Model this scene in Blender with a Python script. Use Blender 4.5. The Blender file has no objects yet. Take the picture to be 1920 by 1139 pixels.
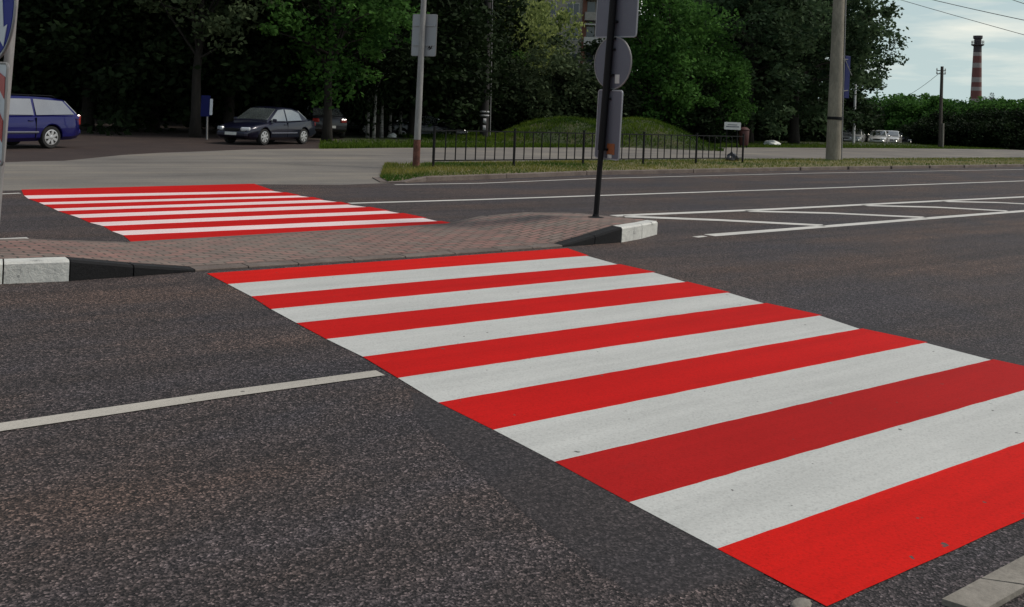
import bpy, bmesh, math, random
import numpy as np
from mathutils import Vector, Matrix
R = math.radians
random.seed(7)
SC = bpy.context.scene
COL = SC.collection

# ------------------------------------------------------------------ camera
YAW, ROLL, FPX, HZ, EYE = 0.647, 0.042, 1800.0, 207.0, 1.6
cy_, sy_ = math.cos(YAW), math.sin(YAW)
cam_d = bpy.data.cameras.new('camera')
cam = bpy.data.objects.new('camera', cam_d); COL.objects.link(cam)
cam_d.sensor_width = 36; cam_d.lens = FPX/1920*36
cam_d.shift_y = -(569.5-HZ)/1920
cam_d.clip_end = 5000; cam_d.clip_start = .05
cam.matrix_world = Matrix.Translation((0, 0, EYE)) @ Matrix.Rotation(-YAW, 4, 'Z') @ Matrix.Rotation(R(90), 4, 'X') @ Matrix.Rotation(ROLL, 4, 'Z')
SC.camera = cam

# ------------------------------------------------------------------ light
SUN_EL = R(50); sxc, syc = .99, .03            # sun seen ahead and to the right of the camera
sun_h = Vector((cy_*sxc+sy_*syc, -sy_*sxc+cy_*syc, 0)).normalized()
sun_dir = Vector((sun_h.x*math.cos(SUN_EL), sun_h.y*math.cos(SUN_EL), math.sin(SUN_EL)))
sd = bpy.data.lights.new('sun', 'SUN'); sd.energy = 2.5; sd.angle = R(12); sd.color = (1, .93, .83)
so = bpy.data.objects.new('sun', sd); COL.objects.link(so)
so.rotation_euler = sun_dir.to_track_quat('Z', 'Y').to_euler(); so.location = (0, 0, 60)
W = bpy.data.worlds.new('World'); SC.world = W; W.use_nodes = True
wn = W.node_tree.nodes; wl = W.node_tree.links; wn.clear()
wo = wn.new('ShaderNodeOutputWorld'); wb = wn.new('ShaderNodeBackground'); wb.inputs[1].default_value = .10
sk = wn.new('ShaderNodeTexSky'); sk.sky_type = 'NISHITA'; sk.sun_disc = False
sk.sun_elevation = SUN_EL; sk.sun_rotation = math.atan2(sun_h.x, sun_h.y); sk.dust_density = 2.0; sk.air_density = 1.0
tc = wn.new('ShaderNodeTexCoord'); mp = wn.new('ShaderNodeMapping'); mp.inputs['Scale'].default_value = (1, 1, 7)
nz = wn.new('ShaderNodeTexNoise'); nz.inputs['Scale'].default_value = 3.4; nz.inputs['Detail'].default_value = 7; nz.inputs['Roughness'].default_value = .55
cr = wn.new('ShaderNodeValToRGB'); cr.color_ramp.elements[0].position = .44; cr.color_ramp.elements[1].position = .62
mx = wn.new('ShaderNodeMixRGB'); mx.inputs[2].default_value = (11.5, 11.3, 9.9, 1)
pale = wn.new('ShaderNodeMixRGB'); pale.inputs[0].default_value = .62; pale.inputs[2].default_value = (6.5, 8.1, 8.2, 1)
wl.new(tc.outputs['Generated'], mp.inputs[0]); wl.new(mp.outputs[0], nz.inputs[0]); wl.new(nz.outputs[0], cr.inputs[0])
sp = wn.new('ShaderNodeSeparateXYZ'); wl.new(tc.outputs['Generated'], sp.inputs[0])
el = wn.new('ShaderNodeMapRange'); el.inputs['From Min'].default_value = .02; el.inputs['From Max'].default_value = .45; el.inputs['To Min'].default_value = .92; el.inputs['To Max'].default_value = .12
wl.new(sp.outputs['Z'], el.inputs[0]); wl.new(el.outputs[0], pale.inputs[0])
cm = wn.new('ShaderNodeMapRange'); cm.inputs['From Min'].default_value = .02; cm.inputs['From Max'].default_value = .6; cm.inputs['To Min'].default_value = .9; cm.inputs['To Max'].default_value = .25
wl.new(sp.outputs['Z'], cm.inputs[0]); cmm = wn.new('ShaderNodeMath'); cmm.operation = 'MULTIPLY'; wl.new(cm.outputs[0], cmm.inputs[0]); wl.new(cr.outputs[0], cmm.inputs[1])
wl.new(sk.outputs[0], pale.inputs[1]); wl.new(pale.outputs[0], mx.inputs[1]); wl.new(cmm.outputs[0], mx.inputs[0])
wl.new(mx.outputs[0], wb.inputs[0]); wl.new(wb.outputs[0], wo.inputs[0])
SC.view_settings.view_transform = 'Standard'; SC.view_settings.look = 'None'
SC.view_settings.exposure = -0.22; SC.view_settings.gamma = 1

# ------------------------------------------------------------------ placing helpers
cR, sR = math.cos(ROLL), math.sin(ROLL)
def ray(px, py):
    u, v = px-960, py-HZ
    return (cR*u+sR*v)/FPX, (-sR*u+cR*v)/FPX
def cw(xc, yc, z=0): return Vector((cy_*xc+sy_*yc, -sy_*xc+cy_*yc, z))
def G(px, py, z=0.0):
    a, b = ray(px, py); d = (EYE-z)/b
    return cw(a*d, d, z)
def P(px, py, d):
    a, b = ray(px, py)
    return cw(a*d, d, EYE-b*d)
def GD(px, d, z=0.0):                    # ground point in the direction of pixel column px at depth d
    return cw((px-960)/FPX*d*1.0 + 0.0, d, z)
def depth(p): return sy_*p.x+cy_*p.y
def terr(d): return -0.012*max(0, d-70) if d < 150 else -.96

# ------------------------------------------------------------------ object helpers
def link(name, me, mat=None, parent=None, smooth=False):
    o = bpy.data.objects.new(name, me); COL.objects.link(o)
    if mat: me.materials.append(mat)
    if parent: o.parent = parent
    if smooth:
        me.polygons.foreach_set('use_smooth', [True]*len(me.polygons))
    return o
def tag(o, label=None, cat=None, group=None, kind=None):
    if label: o['label'] = label
    if cat: o['category'] = cat
    if group: o['group'] = group
    if kind: o['kind'] = kind
    return o
def thing(name, label, cat, loc=(0, 0, 0), rz=0, group=None):
    o = bpy.data.objects.new(name, None); COL.objects.link(o)
    o.location = loc; o.rotation_euler = (0, 0, rz); o.empty_display_size = .2
    return tag(o, label, cat, group)
def lab(o, s): o['label'] = s; return o

class MB:
    def __init__(s): s.v = []; s.f = []
    def add(s, vs, fs):
        n = len(s.v); s.v += [tuple(v) for v in vs]; s.f += [tuple(i+n for i in f) for f in fs]; return s
    def box(s, c, d, M=None):
        x, y, z = d[0]/2, d[1]/2, d[2]/2; c = Vector(c)
        vs = [Vector((a*x, b*y, e*z)) for a in (-1, 1) for b in (-1, 1) for e in (-1, 1)]
        if M is not None: vs = [M @ v for v in vs]
        return s.add([v+c for v in vs], [(0, 1, 3, 2), (4, 6, 7, 5), (0, 4, 5, 1), (2, 3, 7, 6), (0, 2, 6, 4), (1, 5, 7, 3)])
    def bbox(s, c, d, b=.02, M=None):     # box with chamfered vertical and top edges
        x, y, z = d[0]/2, d[1]/2, d[2]/2; c = Vector(c)
        def ring(i, zz): return [Vector(p) for p in ((x-i, -y+i+b, zz), (x-i, y-i-b, zz), (x-i-b, y-i, zz), (-x+i+b, y-i, zz), (-x+i, y-i-b, zz), (-x+i, -y+i+b, zz), (-x+i+b, -y+i, zz), (x-i-b, -y+i, zz))]
        vs = ring(b*.6, -z)+ring(0, -z+b)+ring(0, z-b)+ring(b*.6, z)
        if M is not None: vs = [M @ v for v in vs]
        fs = [tuple(range(7, -1, -1)), tuple(range(24, 32))]
        for k in range(3):
            for i in range(8): fs.append((k*8+i, k*8+(i+1) % 8, (k+1)*8+(i+1) % 8, (k+1)*8+i))
        return s.add([v+c for v in vs], fs)
    def tube(s, pts, r, n=8, caps=True):
        pts = [Vector(p) for p in pts]; m = len(pts)
        rr = r if isinstance(r, (list, tuple)) else [r]*m
        base = len(s.v); prev = None
        for i, p in enumerate(pts):
            t = (pts[min(i+1, m-1)]-pts[max(i-1, 0)]).normalized()
            a = Vector((0, 0, 1)) if abs(t.z) < .9 else Vector((1, 0, 0))
            if prev is not None: a = prev
            u = (a-t*a.dot(t)).normalized(); w = t.cross(u); prev = u
            for k in range(n):
                q = 2*math.pi*k/n; s.v.append(tuple(p+u*math.cos(q)*rr[i]+w*math.sin(q)*rr[i]))
        for i in range(m-1):
            for k in range(n):
                s.f.append((base+i*n+k, base+i*n+(k+1) % n, base+(i+1)*n+(k+1) % n, base+(i+1)*n+k))
        if caps: s.f.append(tuple(base+k for k in range(n-1, -1, -1))); s.f.append(tuple(base+(m-1)*n+k for k in range(n)))
        return s
    def lathe(s, prof, n=24, axis='z', c=(0, 0, 0)):   # prof list of (r, h)
        base = len(s.v); c = Vector(c)
        for r, h in prof:
            for k in range(n):
                q = 2*math.pi*k/n; a, b = r*math.cos(q), r*math.sin(q)
                s.v.append(tuple(c+(Vector((a, b, h)) if axis == 'z' else Vector((a, h, b)) if axis == 'y' else Vector((h, a, b)))))
        m = len(prof)
        for i in range(m-1):
            for k in range(n):
                s.f.append((base+i*n+k, base+i*n+(k+1) % n, base+(i+1)*n+(k+1) % n, base+(i+1)*n+k))
        s.f.append(tuple(base+k for k in range(n-1, -1, -1))); s.f.append(tuple(base+(m-1)*n+k for k in range(n)))
        return s
    def slab(s, poly, z0, z1):            # vertical prism over a polygon of (x, y)
        n = len(poly)
        vs = [(p[0], p[1], z0) for p in poly]+[(p[0], p[1], z1) for p in poly]
        fs = [tuple(range(n-1, -1, -1)), tuple(range(n, 2*n))]+[(i, (i+1) % n, n+(i+1) % n, n+i) for i in range(n)]
        return s.add(vs, fs)
    def mesh(s, name, fix=True):
        me = bpy.data.meshes.new(name); me.from_pydata(s.v, [], s.f); me.validate()
        if fix:
            b = bmesh.new(); b.from_mesh(me); bmesh.ops.recalc_face_normals(b, faces=b.faces); b.to_mesh(me); b.free()
        return me
    def build(s, name, mat, parent=None, smooth=None, loc=None):
        me = s.mesh(name); o = link(name, me, mat, parent)
        if smooth:
            me.polygons.foreach_set('use_smooth', [True]*len(me.polygons))
            me.set_sharp_from_angle(angle=R(smooth))
        if loc is not None:                # move origin to loc, keeping shape
            me.transform(Matrix.Translation(-Vector(loc))); o.location = loc
        return o

# ------------------------------------------------------------------ materials
MC = {}
def nodes(name):
    m = bpy.data.materials.new(name); m.use_nodes = True
    nt = m.node_tree; b = nt.nodes['Principled BSDF']
    return m, nt, b
def pos(nt, scale=(1, 1, 1), obj=False):
    if obj: g = nt.nodes.new('ShaderNodeTexCoord').outputs['Object']
    else: g = nt.nodes.new('ShaderNodeNewGeometry').outputs['Position']
    mpp = nt.nodes.new('ShaderNodeMapping'); mpp.inputs['Scale'].default_value = scale
    nt.links.new(g, mpp.inputs[0]); return mpp.outputs[0]
def noise(nt, co, scale, detail=4, rough=.55):
    n = nt.nodes.new('ShaderNodeTexNoise'); n.inputs['Scale'].default_value = scale; n.inputs['Detail'].default_value = detail
    n.inputs['Roughness'].default_value = rough; nt.links.new(co, n.inputs[0]); return n.outputs[0]
def ramp(nt, fac, stops):
    r = nt.nodes.new('ShaderNodeValToRGB'); e = r.color_ramp.elements
    while len(e) < len(stops): e.new(.5)
    for el, (p, c) in zip(e, stops): el.position = p; el.color = (*c, 1) if len(c) == 3 else c
    nt.links.new(fac, r.inputs[0]); return r.outputs[0]
def mix(nt, fac, a, b, mode='MIX'):
    m = nt.nodes.new('ShaderNodeMixRGB'); m.blend_type = mode
    for i, x in ((0, fac), (1, a), (2, b)):
        if isinstance(x, (int, float)): m.inputs[i].default_value = x if i == 0 else (x, x, x, 1)
        elif isinstance(x, tuple): m.inputs[i].default_value = (*x, 1)
        else: nt.links.new(x, m.inputs[i])
    return m.outputs[0]
def bump(nt, b, h, s, d=.02):
    n = nt.nodes.new('ShaderNodeBump'); n.inputs['Strength'].default_value = s; n.inputs['Distance'].default_value = d
    nt.links.new(h, n.inputs['Height']); nt.links.new(n.outputs[0], b.inputs['Normal'])
def plain(name, col, rough=.6, metal=0, var=.15, scale=6, coat=0, spec=.5, obj=True):
    if name in MC: return MC[name]
    m, nt, b = nodes(name)
    co = pos(nt, obj=obj); f = noise(nt, co, scale, 5)
    c = mix(nt, f, tuple(x*(1-var) for x in col), tuple(min(1, x*(1+var)) for x in col))
    nt.links.new(c, b.inputs['Base Color'])
    b.inputs['Roughness'].default_value = rough; b.inputs['Metallic'].default_value = metal
    b.inputs['Coat Weight'].default_value = coat; b.inputs['Specular IOR Level'].default_value = spec
    MC[name] = m; return m

def asphalt(name, base=(.050, .040, .039), warm=(.072, .050, .042), cool=(.041, .037, .042), grain=1.0, contrast=1.0):
    m, nt, b = nodes(name); co = pos(nt)
    big = noise(nt, pos(nt, (.35, .8, 1)), .9, 5, .6)
    c = ramp(nt, big, [(.36, cool), (.5, base), (.64, warm)])
    streak = noise(nt, pos(nt, (.06, 2.2, 1)), 1.3, 3, .5)         # wheel tracks along the road
    c = mix(nt, .55, c, ramp(nt, streak, [(.35, (.62, .62, .62)), (.65, (1.25, 1.22, 1.2))]), 'MULTIPLY') if contrast else c
    v = nt.nodes.new('ShaderNodeTexVoronoi'); v.inputs['Scale'].default_value = 115*grain; nt.links.new(co, v.inputs[0])
    sc = nt.nodes.new('ShaderNodeSeparateColor'); nt.links.new(v.outputs['Color'], sc.inputs[0])
    gr = ramp(nt, sc.outputs[0], [(0, (.12, .12, .13)), (.35, (.45, .45, .46)), (.6, (.95, .93, .92)), (.85, (1.9, 1.84, 1.8)), (1, (4.2, 4.0, 3.9))])
    c = mix(nt, .9 if contrast else .5, c, gr, 'MULTIPLY')
    mid = noise(nt, co, 34, 3, .7)
    c = mix(nt, .7, c, ramp(nt, mid, [(.33, (.35, .35, .35)), (.62, (1.55, 1.53, 1.5))]), 'MULTIPLY')
    if contrast:
        crk = nt.nodes.new('ShaderNodeTexVoronoi'); crk.feature = 'DISTANCE_TO_EDGE'; crk.inputs['Scale'].default_value = .22
        wv = nt.nodes.new('ShaderNodeVectorMath'); wv.operation = 'ADD'; wn_ = nt.nodes.new('ShaderNodeTexNoise'); wn_.inputs['Scale'].default_value = 1.4; wn_.inputs['Detail'].default_value = 5
        nt.links.new(co, wn_.inputs[0]); nt.links.new(co, wv.inputs[0]); nt.links.new(wn_.outputs['Color'], wv.inputs[1]); nt.links.new(wv.outputs[0], crk.inputs[0])
        line_ = ramp(nt, crk.outputs['Distance'], [(0, (1, 1, 1)), (.0022, (0, 0, 0))])
        c = mix(nt, mix(nt, .5, line_, 0.0), c, (.012, .011, .011))
        stain = ramp(nt, noise(nt, co, 1.9, 5, .7), [(.66, (0, 0, 0)), (.74, (1, 1, 1))])
        c = mix(nt, mix(nt, .6, stain, 0.0), c, (.022, .020, .021))
    nt.links.new(c, b.inputs['Base Color'])
    b.inputs['Roughness'].default_value = .82; b.inputs['Specular IOR Level'].default_value = .35
    hsum = mix(nt, .5, v.outputs['Distance'], mid)
    bump(nt, b, hsum, .55*contrast+.25, .012)
    return m
M_road = asphalt('asphalt')
M_patch = asphalt('smooth_tar', (.034, .029, .030), (.036, .030, .030), (.031, .028, .031), 1.0, 0)
def apron_mat():
    m, nt, b = nodes('old_asphalt'); co = pos(nt)
    c = ramp(nt, noise(nt, pos(nt, (.5, .5, 1)), .5, 4, .6), [(.3, (.125, .115, .105)), (.5, (.17, .155, .138)), (.7, (.215, .195, .165))])
    c = mix(nt, .5, c, ramp(nt, noise(nt, co, 26, 3, .8), [(.3, (.6, .6, .6)), (.7, (1.35, 1.35, 1.35))]), 'MULTIPLY')
    c = mix(nt, .8, c, ramp(nt, noise(nt, pos(nt, (.12, .7, 1)), 1.5, 6, .65), [(.32, (.66, .64, .62)), (.5, (1, 1, 1)), (.68, (1.3, 1.22, 1.08))]), 'MULTIPLY')
    nt.links.new(c, b.inputs['Base Color']); b.inputs['Roughness'].default_value = .9
    bump(nt, b, noise(nt, co, 30, 4, .7), .3, .02); return m
M_apron = apron_mat()
def paint(name, col, wear=.04, rough=.62, tint=(1, 1, 1)):
    m, nt, b = nodes(name); co = pos(nt)
    c = mix(nt, noise(nt, co, 1.1, 4, .6), tuple(x*.86 for x in col), tuple(min(.95, x*1.08) for x in col))
    c = mix(nt, .6, c, ramp(nt, noise(nt, co, 70, 3, .8), [(.3, (.86, .86, .86)), (.7, (1.1, 1.1, 1.1))]), 'MULTIPLY')
    c = mix(nt, .8, c, ramp(nt, noise(nt, pos(nt, (.22, 3.0, 1)), 1.6, 5, .65), [(.34, (.88, .88, .88)), (.6, (1.04, 1.04, 1.04))]), 'MULTIPLY')
    v = nt.nodes.new('ShaderNodeTexVoronoi'); v.inputs['Scale'].default_value = 110; nt.links.new(co, v.inputs[0])
    sc_ = nt.nodes.new('ShaderNodeSeparateColor'); nt.links.new(v.outputs['Color'], sc_.inputs[0])
    c = mix(nt, .7, c, ramp(nt, sc_.outputs[0], [(0, (.80, .80, .80)), (.3, (1, 1, 1)), (1, (1.05, 1.05, 1.05))]), 'MULTIPLY')
    dirt = ramp(nt, noise(nt, pos(nt, (.6, 2, 1)), 3.0, 6, .7), [(.58, (0, 0, 0)), (.80, (1, 1, 1))])
    dm = nt.nodes.new('ShaderNodeMath'); dm.operation = 'MULTIPLY'; dm.inputs[1].default_value = wear*6; nt.links.new(dirt, dm.inputs[0])
    c = mix(nt, dm.outputs[0], c, tuple(x*.45+.02 for x in col))
    spk = ramp(nt, noise(nt, co, 14, 2, .5), [(.735, (0, 0, 0)), (.76, (1, 1, 1))])
    c = mix(nt, spk, c, (.09, .085, .08))
    nt.links.new(c, b.inputs['Base Color']); b.inputs['Roughness'].default_value = rough; b.inputs['Specular IOR Level'].default_value = .12 if col[1] > .1 else .04
    bump(nt, b, noise(nt, co, 90, 3, .7), .22, .006); return m
M_white = paint('white_road_paint', (.54, .545, .52))
M_pinkwhite = paint('white_paint_with_sheen', (.84, .68, .67), .02)  # brighter pinkish copy of the white paint, grazing sheen put into the colour
M_whiteold = paint('worn_white_road_paint', (.62, .60, .56), .10, .7)
M_reds = [paint('red_road_paint', (.54, .012, .010), .02), paint('dark_red_road_paint', (.42, .014, .013), .05), paint('bright_red_road_paint', (.62, .013, .009), .01)]

def brick_mat():
    m, nt, b = nodes('block_paving'); co = pos(nt)
    br = nt.nodes.new('ShaderNodeTexBrick'); nt.links.new(co, br.inputs[0])
    br.inputs['Scale'].default_value = 1; br.inputs['Brick Width'].default_value = .2; br.inputs['Row Height'].default_value = .1
    br.inputs['Mortar Size'].default_value = .012; br.inputs['Mortar Smooth'].default_value = .3; br.inputs['Bias'].default_value = 0
    br.inputs['Color1'].default_value = (.27, .14, .12, 1); br.inputs['Color2'].default_value = (.19, .15, .13, 1); br.inputs['Mortar'].default_value = (.05, .042, .036, 1)
    c = mix(nt, .6, br.outputs[0], ramp(nt, noise(nt, co, 3.5, 5, .7), [(.3, (.5, .52, .5)), (.7, (1.45, 1.4, 1.3))]), 'MULTIPLY')
    gy = ramp(nt, noise(nt, pos(nt, (.5, .5, 1)), .8, 3), [(.4, (0, 0, 0)), (.6, (1, 1, 1))])
    c = mix(nt, mix(nt, .5, gy, 0.0), c, mix(nt, .5, c, (.20, .18, .15)))
    nt.links.new(c, b.inputs['Base Color']); b.inputs['Roughness'].default_value = .85
    bump(nt, b, mix(nt, .35, br.outputs['Fac'], noise(nt, co, 20, 4), 'SUBTRACT'), -.6, .015); return m
M_brick = brick_mat()
def rough_mat(name, stops, scale, bscale=20, bs=.4, rough=.9, obj=False, wscale=(1, 1, 1), fine=.5):
    m, nt, b = nodes(name); co = pos(nt, wscale, obj)
    c = ramp(nt, noise(nt, co, scale, 6, .65), stops)
    c = mix(nt, fine, c, ramp(nt, noise(nt, co, bscale, 4, .8), [(.3, (.5, .5, .5)), (.7, (1.45, 1.45, 1.45))]), 'MULTIPLY')
    nt.links.new(c, b.inputs['Base Color']); b.inputs['Roughness'].default_value = rough
    bump(nt, b, noise(nt, co, bscale, 5, .7), bs, .03); return m
M_earth = rough_mat('earth', [(.3, (.038, .026, .02)), (.5, (.06, .042, .032)), (.7, (.085, .065, .045))], .6, 9)
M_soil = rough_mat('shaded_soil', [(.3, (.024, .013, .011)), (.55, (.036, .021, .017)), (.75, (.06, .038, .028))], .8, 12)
M_turf = rough_mat('turf', [(.3, (.018, .032, .008)), (.5, (.032, .046, .012)), (.68, (.07, .06, .024))], .7, 14)
M_dry = rough_mat('dry_turf', [(.3, (.075, .08, .022)), (.5, (.14, .12, .045)), (.7, (.22, .18, .09))], 1.2, 14)
M_conc = rough_mat('concrete', [(.3, (.17, .155, .13)), (.5, (.22, .20, .17)), (.7, (.28, .255, .22))], 2.5, 30, .25, .9)
M_kerb = rough_mat('kerb_concrete', [(.3, (.10, .078, .068)), (.5, (.14, .11, .095)), (.7, (.19, .16, .14))], 2, 30, .3)
M_kwhite = rough_mat('chipped_white_kerb_paint', [(.30, (.12, .12, .12)), (.36, (.52, .52, .49)), (.6, (.62, .62, .58))], 5, 26, .4, .8, fine=.25)
M_kblack = rough_mat('black_kerb_paint', [(.3, (.004, .004, .005)), (.62, (.008, .008, .009)), (.8, (.016, .015, .015))], 4, 26, .3, .95)
M_pole_c = rough_mat('weathered_concrete_pole', [(.3, (.15, .135, .105)), (.5, (.22, .20, .16)), (.7, (.30, .27, .215))], 2.2, 16, .35, .92, True, (1, 1, .35))
M_bark = rough_mat('bark', [(.3, (.012, .010, .008)), (.6, (.026, .021, .017)), (.8, (.045, .037, .03))], 3, 14, .7, .95, True, (2, 2, .5))
M_birch = rough_mat('pale_bark', [(.38, (.035, .032, .03)), (.46, (.26, .25, .235)), (.7, (.36, .35, .33))], 3.2, 14, .4, .9, True, (.8, .8, 3))
M_wood = rough_mat('grey_wood', [(.3, (.05, .042, .036)), (.6, (.085, .072, .062))], 3, 14, .5, .9, True, (3, 3, .3))
M_rust = rough_mat('rusty_steel', [(.35, (.06, .022, .016)), (.55, (.13, .05, .035)), (.7, (.24, .13, .10))], 6, 30, .3, .85, True)
M_steel = rough_mat('galvanised_steel', [(.3, (.17, .165, .165)), (.6, (.25, .245, .24)), (.75, (.32, .31, .30))], 3, 25, .1, .55, True, (4, 4, .6), .3)
M_signback = plain('sign_back_grey', (.115, .12, .15), .5, .25, .12, 3)
M_signback2 = plain('sign_back_light', (.30, .31, .33), .5, .2, .10, 3)
M_black = plain('black_paint', (.006, .006, .007), .6, spec=.2)
M_rubber = plain('rubber', (.012, .012, .012), .8)
M_glass = plain('car_glass', (.07, .08, .08), .06, 0, .9, 1.6, 1, 1.0)
M_glass.node_tree.nodes['Principled BSDF'].inputs['IOR'].default_value = 2.1
M_chrome = plain('chrome', (.55, .55, .56), .2, 1)
M_alloy = plain('wheel_alloy', (.55, .55, .56), .35, .6)
M_lamp = plain('lamp_lens', (.6, .62, .65), .12, .3, .1, 6, 1)
M_tail = plain('tail_lens', (.28, .015, .012), .15, 0, .1, 6, 1)
M_plate = plain('plate_white', (.55, .55, .52), .5)
M_bluesign = plain('blue_sign_face', (.004, .014, .24), .6, 0, .1, spec=.2)
M_darkblue = plain('dull_blue_sign', (.012, .018, .09), .6, 0, .2, spec=.2)
M_wsign = plain('white_sign_face', (.55, .58, .62), .45)
M_redsign = plain('red_sign_face', (.42, .012, .012), .45)

# ------------------------------------------------------------------ ground and road
def sheet(name, pts, mat, kind='structure', parent=None, jitter=0, thick=None):
    """flat polygon from world points, ear-clipped"""
    b = bmesh.new(); vs = [b.verts.new(p) for p in pts]; f = b.faces.new(vs)
    bmesh.ops.triangulate(b, faces=[f]); bmesh.ops.recalc_face_normals(b, faces=b.faces)
    if sum(fc.normal.z for fc in b.faces) < 0: bmesh.ops.reverse_faces(b, faces=b.faces)
    me = bpy.data.meshes.new(name); b.to_mesh(me); b.free()
    o = link(name, me, mat, parent)
    if kind: o['kind'] = kind
    return o
def grid(name, mat, depths, xs, zf):
    vs = []; fs = []
    for i, d in enumerate(depths):
        for j, x in enumerate(xs): vs.append(tuple(cw(x, d, zf(x, d))))
    n = len(xs)
    for i in range(len(depths)-1):
        for j in range(n-1): fs.append((i*n+j, i*n+j+1, (i+1)*n+j+1, (i+1)*n+j))
    me = bpy.data.meshes.new(name); me.from_pydata(vs, [], fs); o = link(name, me, mat, smooth=True); o['kind'] = 'structure'; return o
grid('ground', M_earth, [-300, -50, -5, 10, 30, 50, 70, 80, 90, 100, 120, 150, 300, 800, 2500], [-2500, -600, -150, -60, -20, 0, 20, 60, 150, 600, 2500],
     lambda x, d: -.03+terr(d))
def gp(l, z): return [G(a, b, z) for a, b in l]
# road: near edge runs past the camera; far edge follows the kerb of the verge
roadfar = gp([(-700, 374), (0, 358), (300, 352), (490, 346), (640, 347), (740, 343), (1100, 329), (1500, 320), (1920, 313), (2600, 303)], 0)
fr = roadfar[-1]+Vector((90, 3, 0)); fl = roadfar[0]+Vector((-40, 0, 0))
sheet('road', [fl]+roadfar+[fr, Vector((fr.x, -1.8, 0)), Vector((-30, -1.8, 0)), Vector((-60, fl.y-9, 0))], M_road)
# side road mouth and the old asphalt path behind the railing
ap = gp([(-900, 400), (-700, 374), (0, 358), (300, 352), (490, 346), (640, 347), (740, 343), (1100, 329), (1500, 320), (1920, 313), (2600, 303)], -.006)
ap2 = gp([(2700, 288), (2300, 286), (1920, 281), (1700, 278.5), (1400, 277), (1000, 277), (760, 277.5), (700, 278), (640, 279), (540, 279.5), (460, 281), (388, 284), (300, 287), (230, 291), (180, 296), (120, 302), (60, 303), (0, 305), (-700, 316)], -.006)
sheet('path', ap+ap2, M_apron)
# parking strip of dark soil and grass strip behind the path
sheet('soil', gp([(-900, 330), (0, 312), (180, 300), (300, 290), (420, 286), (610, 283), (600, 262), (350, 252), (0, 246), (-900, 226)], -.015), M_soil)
sheet('lawn', gp([(592, 281), (700, 282), (1000, 283), (1400, 280), (1700, 279), (1920, 283), (2300, 288), (2300, 268), (1400, 251), (1000, 237), (700, 232), (640, 262), (600, 268)], -.022), M_turf)
def jag(pts, k):
    rnd = random.Random(5); out = []
    for i in range(len(pts)):
        a, b = pts[i], pts[(i+1) % len(pts)]
        for j in range(k if i < 9 else 1):
            p = a.lerp(b, j/(k if i < 9 else 1)); amp = .008 if i < 9 else 0
            out.append(p+Vector((rnd.uniform(-amp, amp), rnd.uniform(-amp, amp), 0)))
    return out
PATCHES = [(jag(gp([(768, 735), (772, 775), (812, 822), (880, 876), (960, 948), (1050, 1018), (1120, 1075), (1200, 1126), (1300, 1112), (1432, 1078), (1560, 1130), (1380, 1000), (1180, 900), (925, 790), (822, 740)], .002), 9))]
PATCHES.append((gp([(1545, 590), (1640, 610), (1760, 640), (1925, 672), (2100, 712), (2100, 740), (1860, 690), (1700, 640), (1560, 604)], .002)))
for k_, pts in enumerate(PATCHES):
    n = len(pts); ar = sum(pts[i].x*pts[(i+1) % n].y-pts[(i+1) % n].x*pts[i].y for i in range(n))
    if ar < 0: pts = pts[::-1]
    b = bmesh.new(); rim_ = []; inn = []
    for i in range(n):
        t_ = (pts[(i+1) % n]-pts[i-1]); t_.z = 0; t_.normalize(); s_ = Vector((-t_.y, t_.x, 0))*.02
        rim_.append(b.verts.new((pts[i].x, pts[i].y, -.002))); inn.append(b.verts.new((pts[i].x+s_.x, pts[i].y+s_.y, .0018)))
    f = b.faces.new(inn)
    for i in range(n): b.faces.new((rim_[i], rim_[(i+1) % n], inn[(i+1) % n], inn[i]))
    bmesh.ops.triangulate(b, faces=[f])
    me = bpy.data.meshes.new('road_patch'); b.to_mesh(me); b.free()
    link('road_patch', me, M_patch)['kind'] = 'structure'


def wob(a, b, n, amp, z, rnd):
    """points from a to b with small sideways hand-painted wander"""
    d = (b-a); s = Vector((-d.y, d.x, 0)).normalized(); out = []
    for i in range(n+1):
        t = i/n; o = 0 if i in (0, n) else (rnd.random()-.5)*amp
        out.append((a+d*t+s*o))
    for p in out: p.z = z
    return out
def stripes(root, Lp, Rp, names_mats, z, n, amp, seed):
    rnd = random.Random(seed)
    edges = [wob(G(*l, z), (G(*r, z) if len(r) == 2 else r), n, amp, z, rnd) for l, r in zip(Lp, Rp)]
    for i, (nm, mt, extra) in enumerate(names_mats):
        a, b = edges[i], edges[i+1]
        if extra:                      # red overspray that runs a little past the white ends
            a = a[:-1]+[a[-1]+(a[-1]-a[-2]).normalized()*extra]
            b = b[:-1]+[b[-1]+(b[-1]-b[-2]).normalized()*extra]
        vs = [tuple(p) for p in a+b]; m = len(a)
        # tie the raw edge with a thin thickness of paint
        me = bpy.data.meshes.new(nm); fs = [(k, m+k, m+k+1, k+1) for k in range(m-1)]
        me.from_pydata(vs, [], fs); bb = bmesh.new(); bb.from_mesh(me); bmesh.ops.recalc_face_normals(bb, faces=bb.faces)
        if bb.faces[:][0].normal.z < 0: bmesh.ops.reverse_faces(bb, faces=bb.faces)
        bb.to_mesh(me); bb.free()
        o = link(nm, me, mt, root)
        org = sum((Vector(v) for v in vs), Vector())/len(vs)
        me.transform(Matrix.Translation(-org)); o.location = org-root.location
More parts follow.
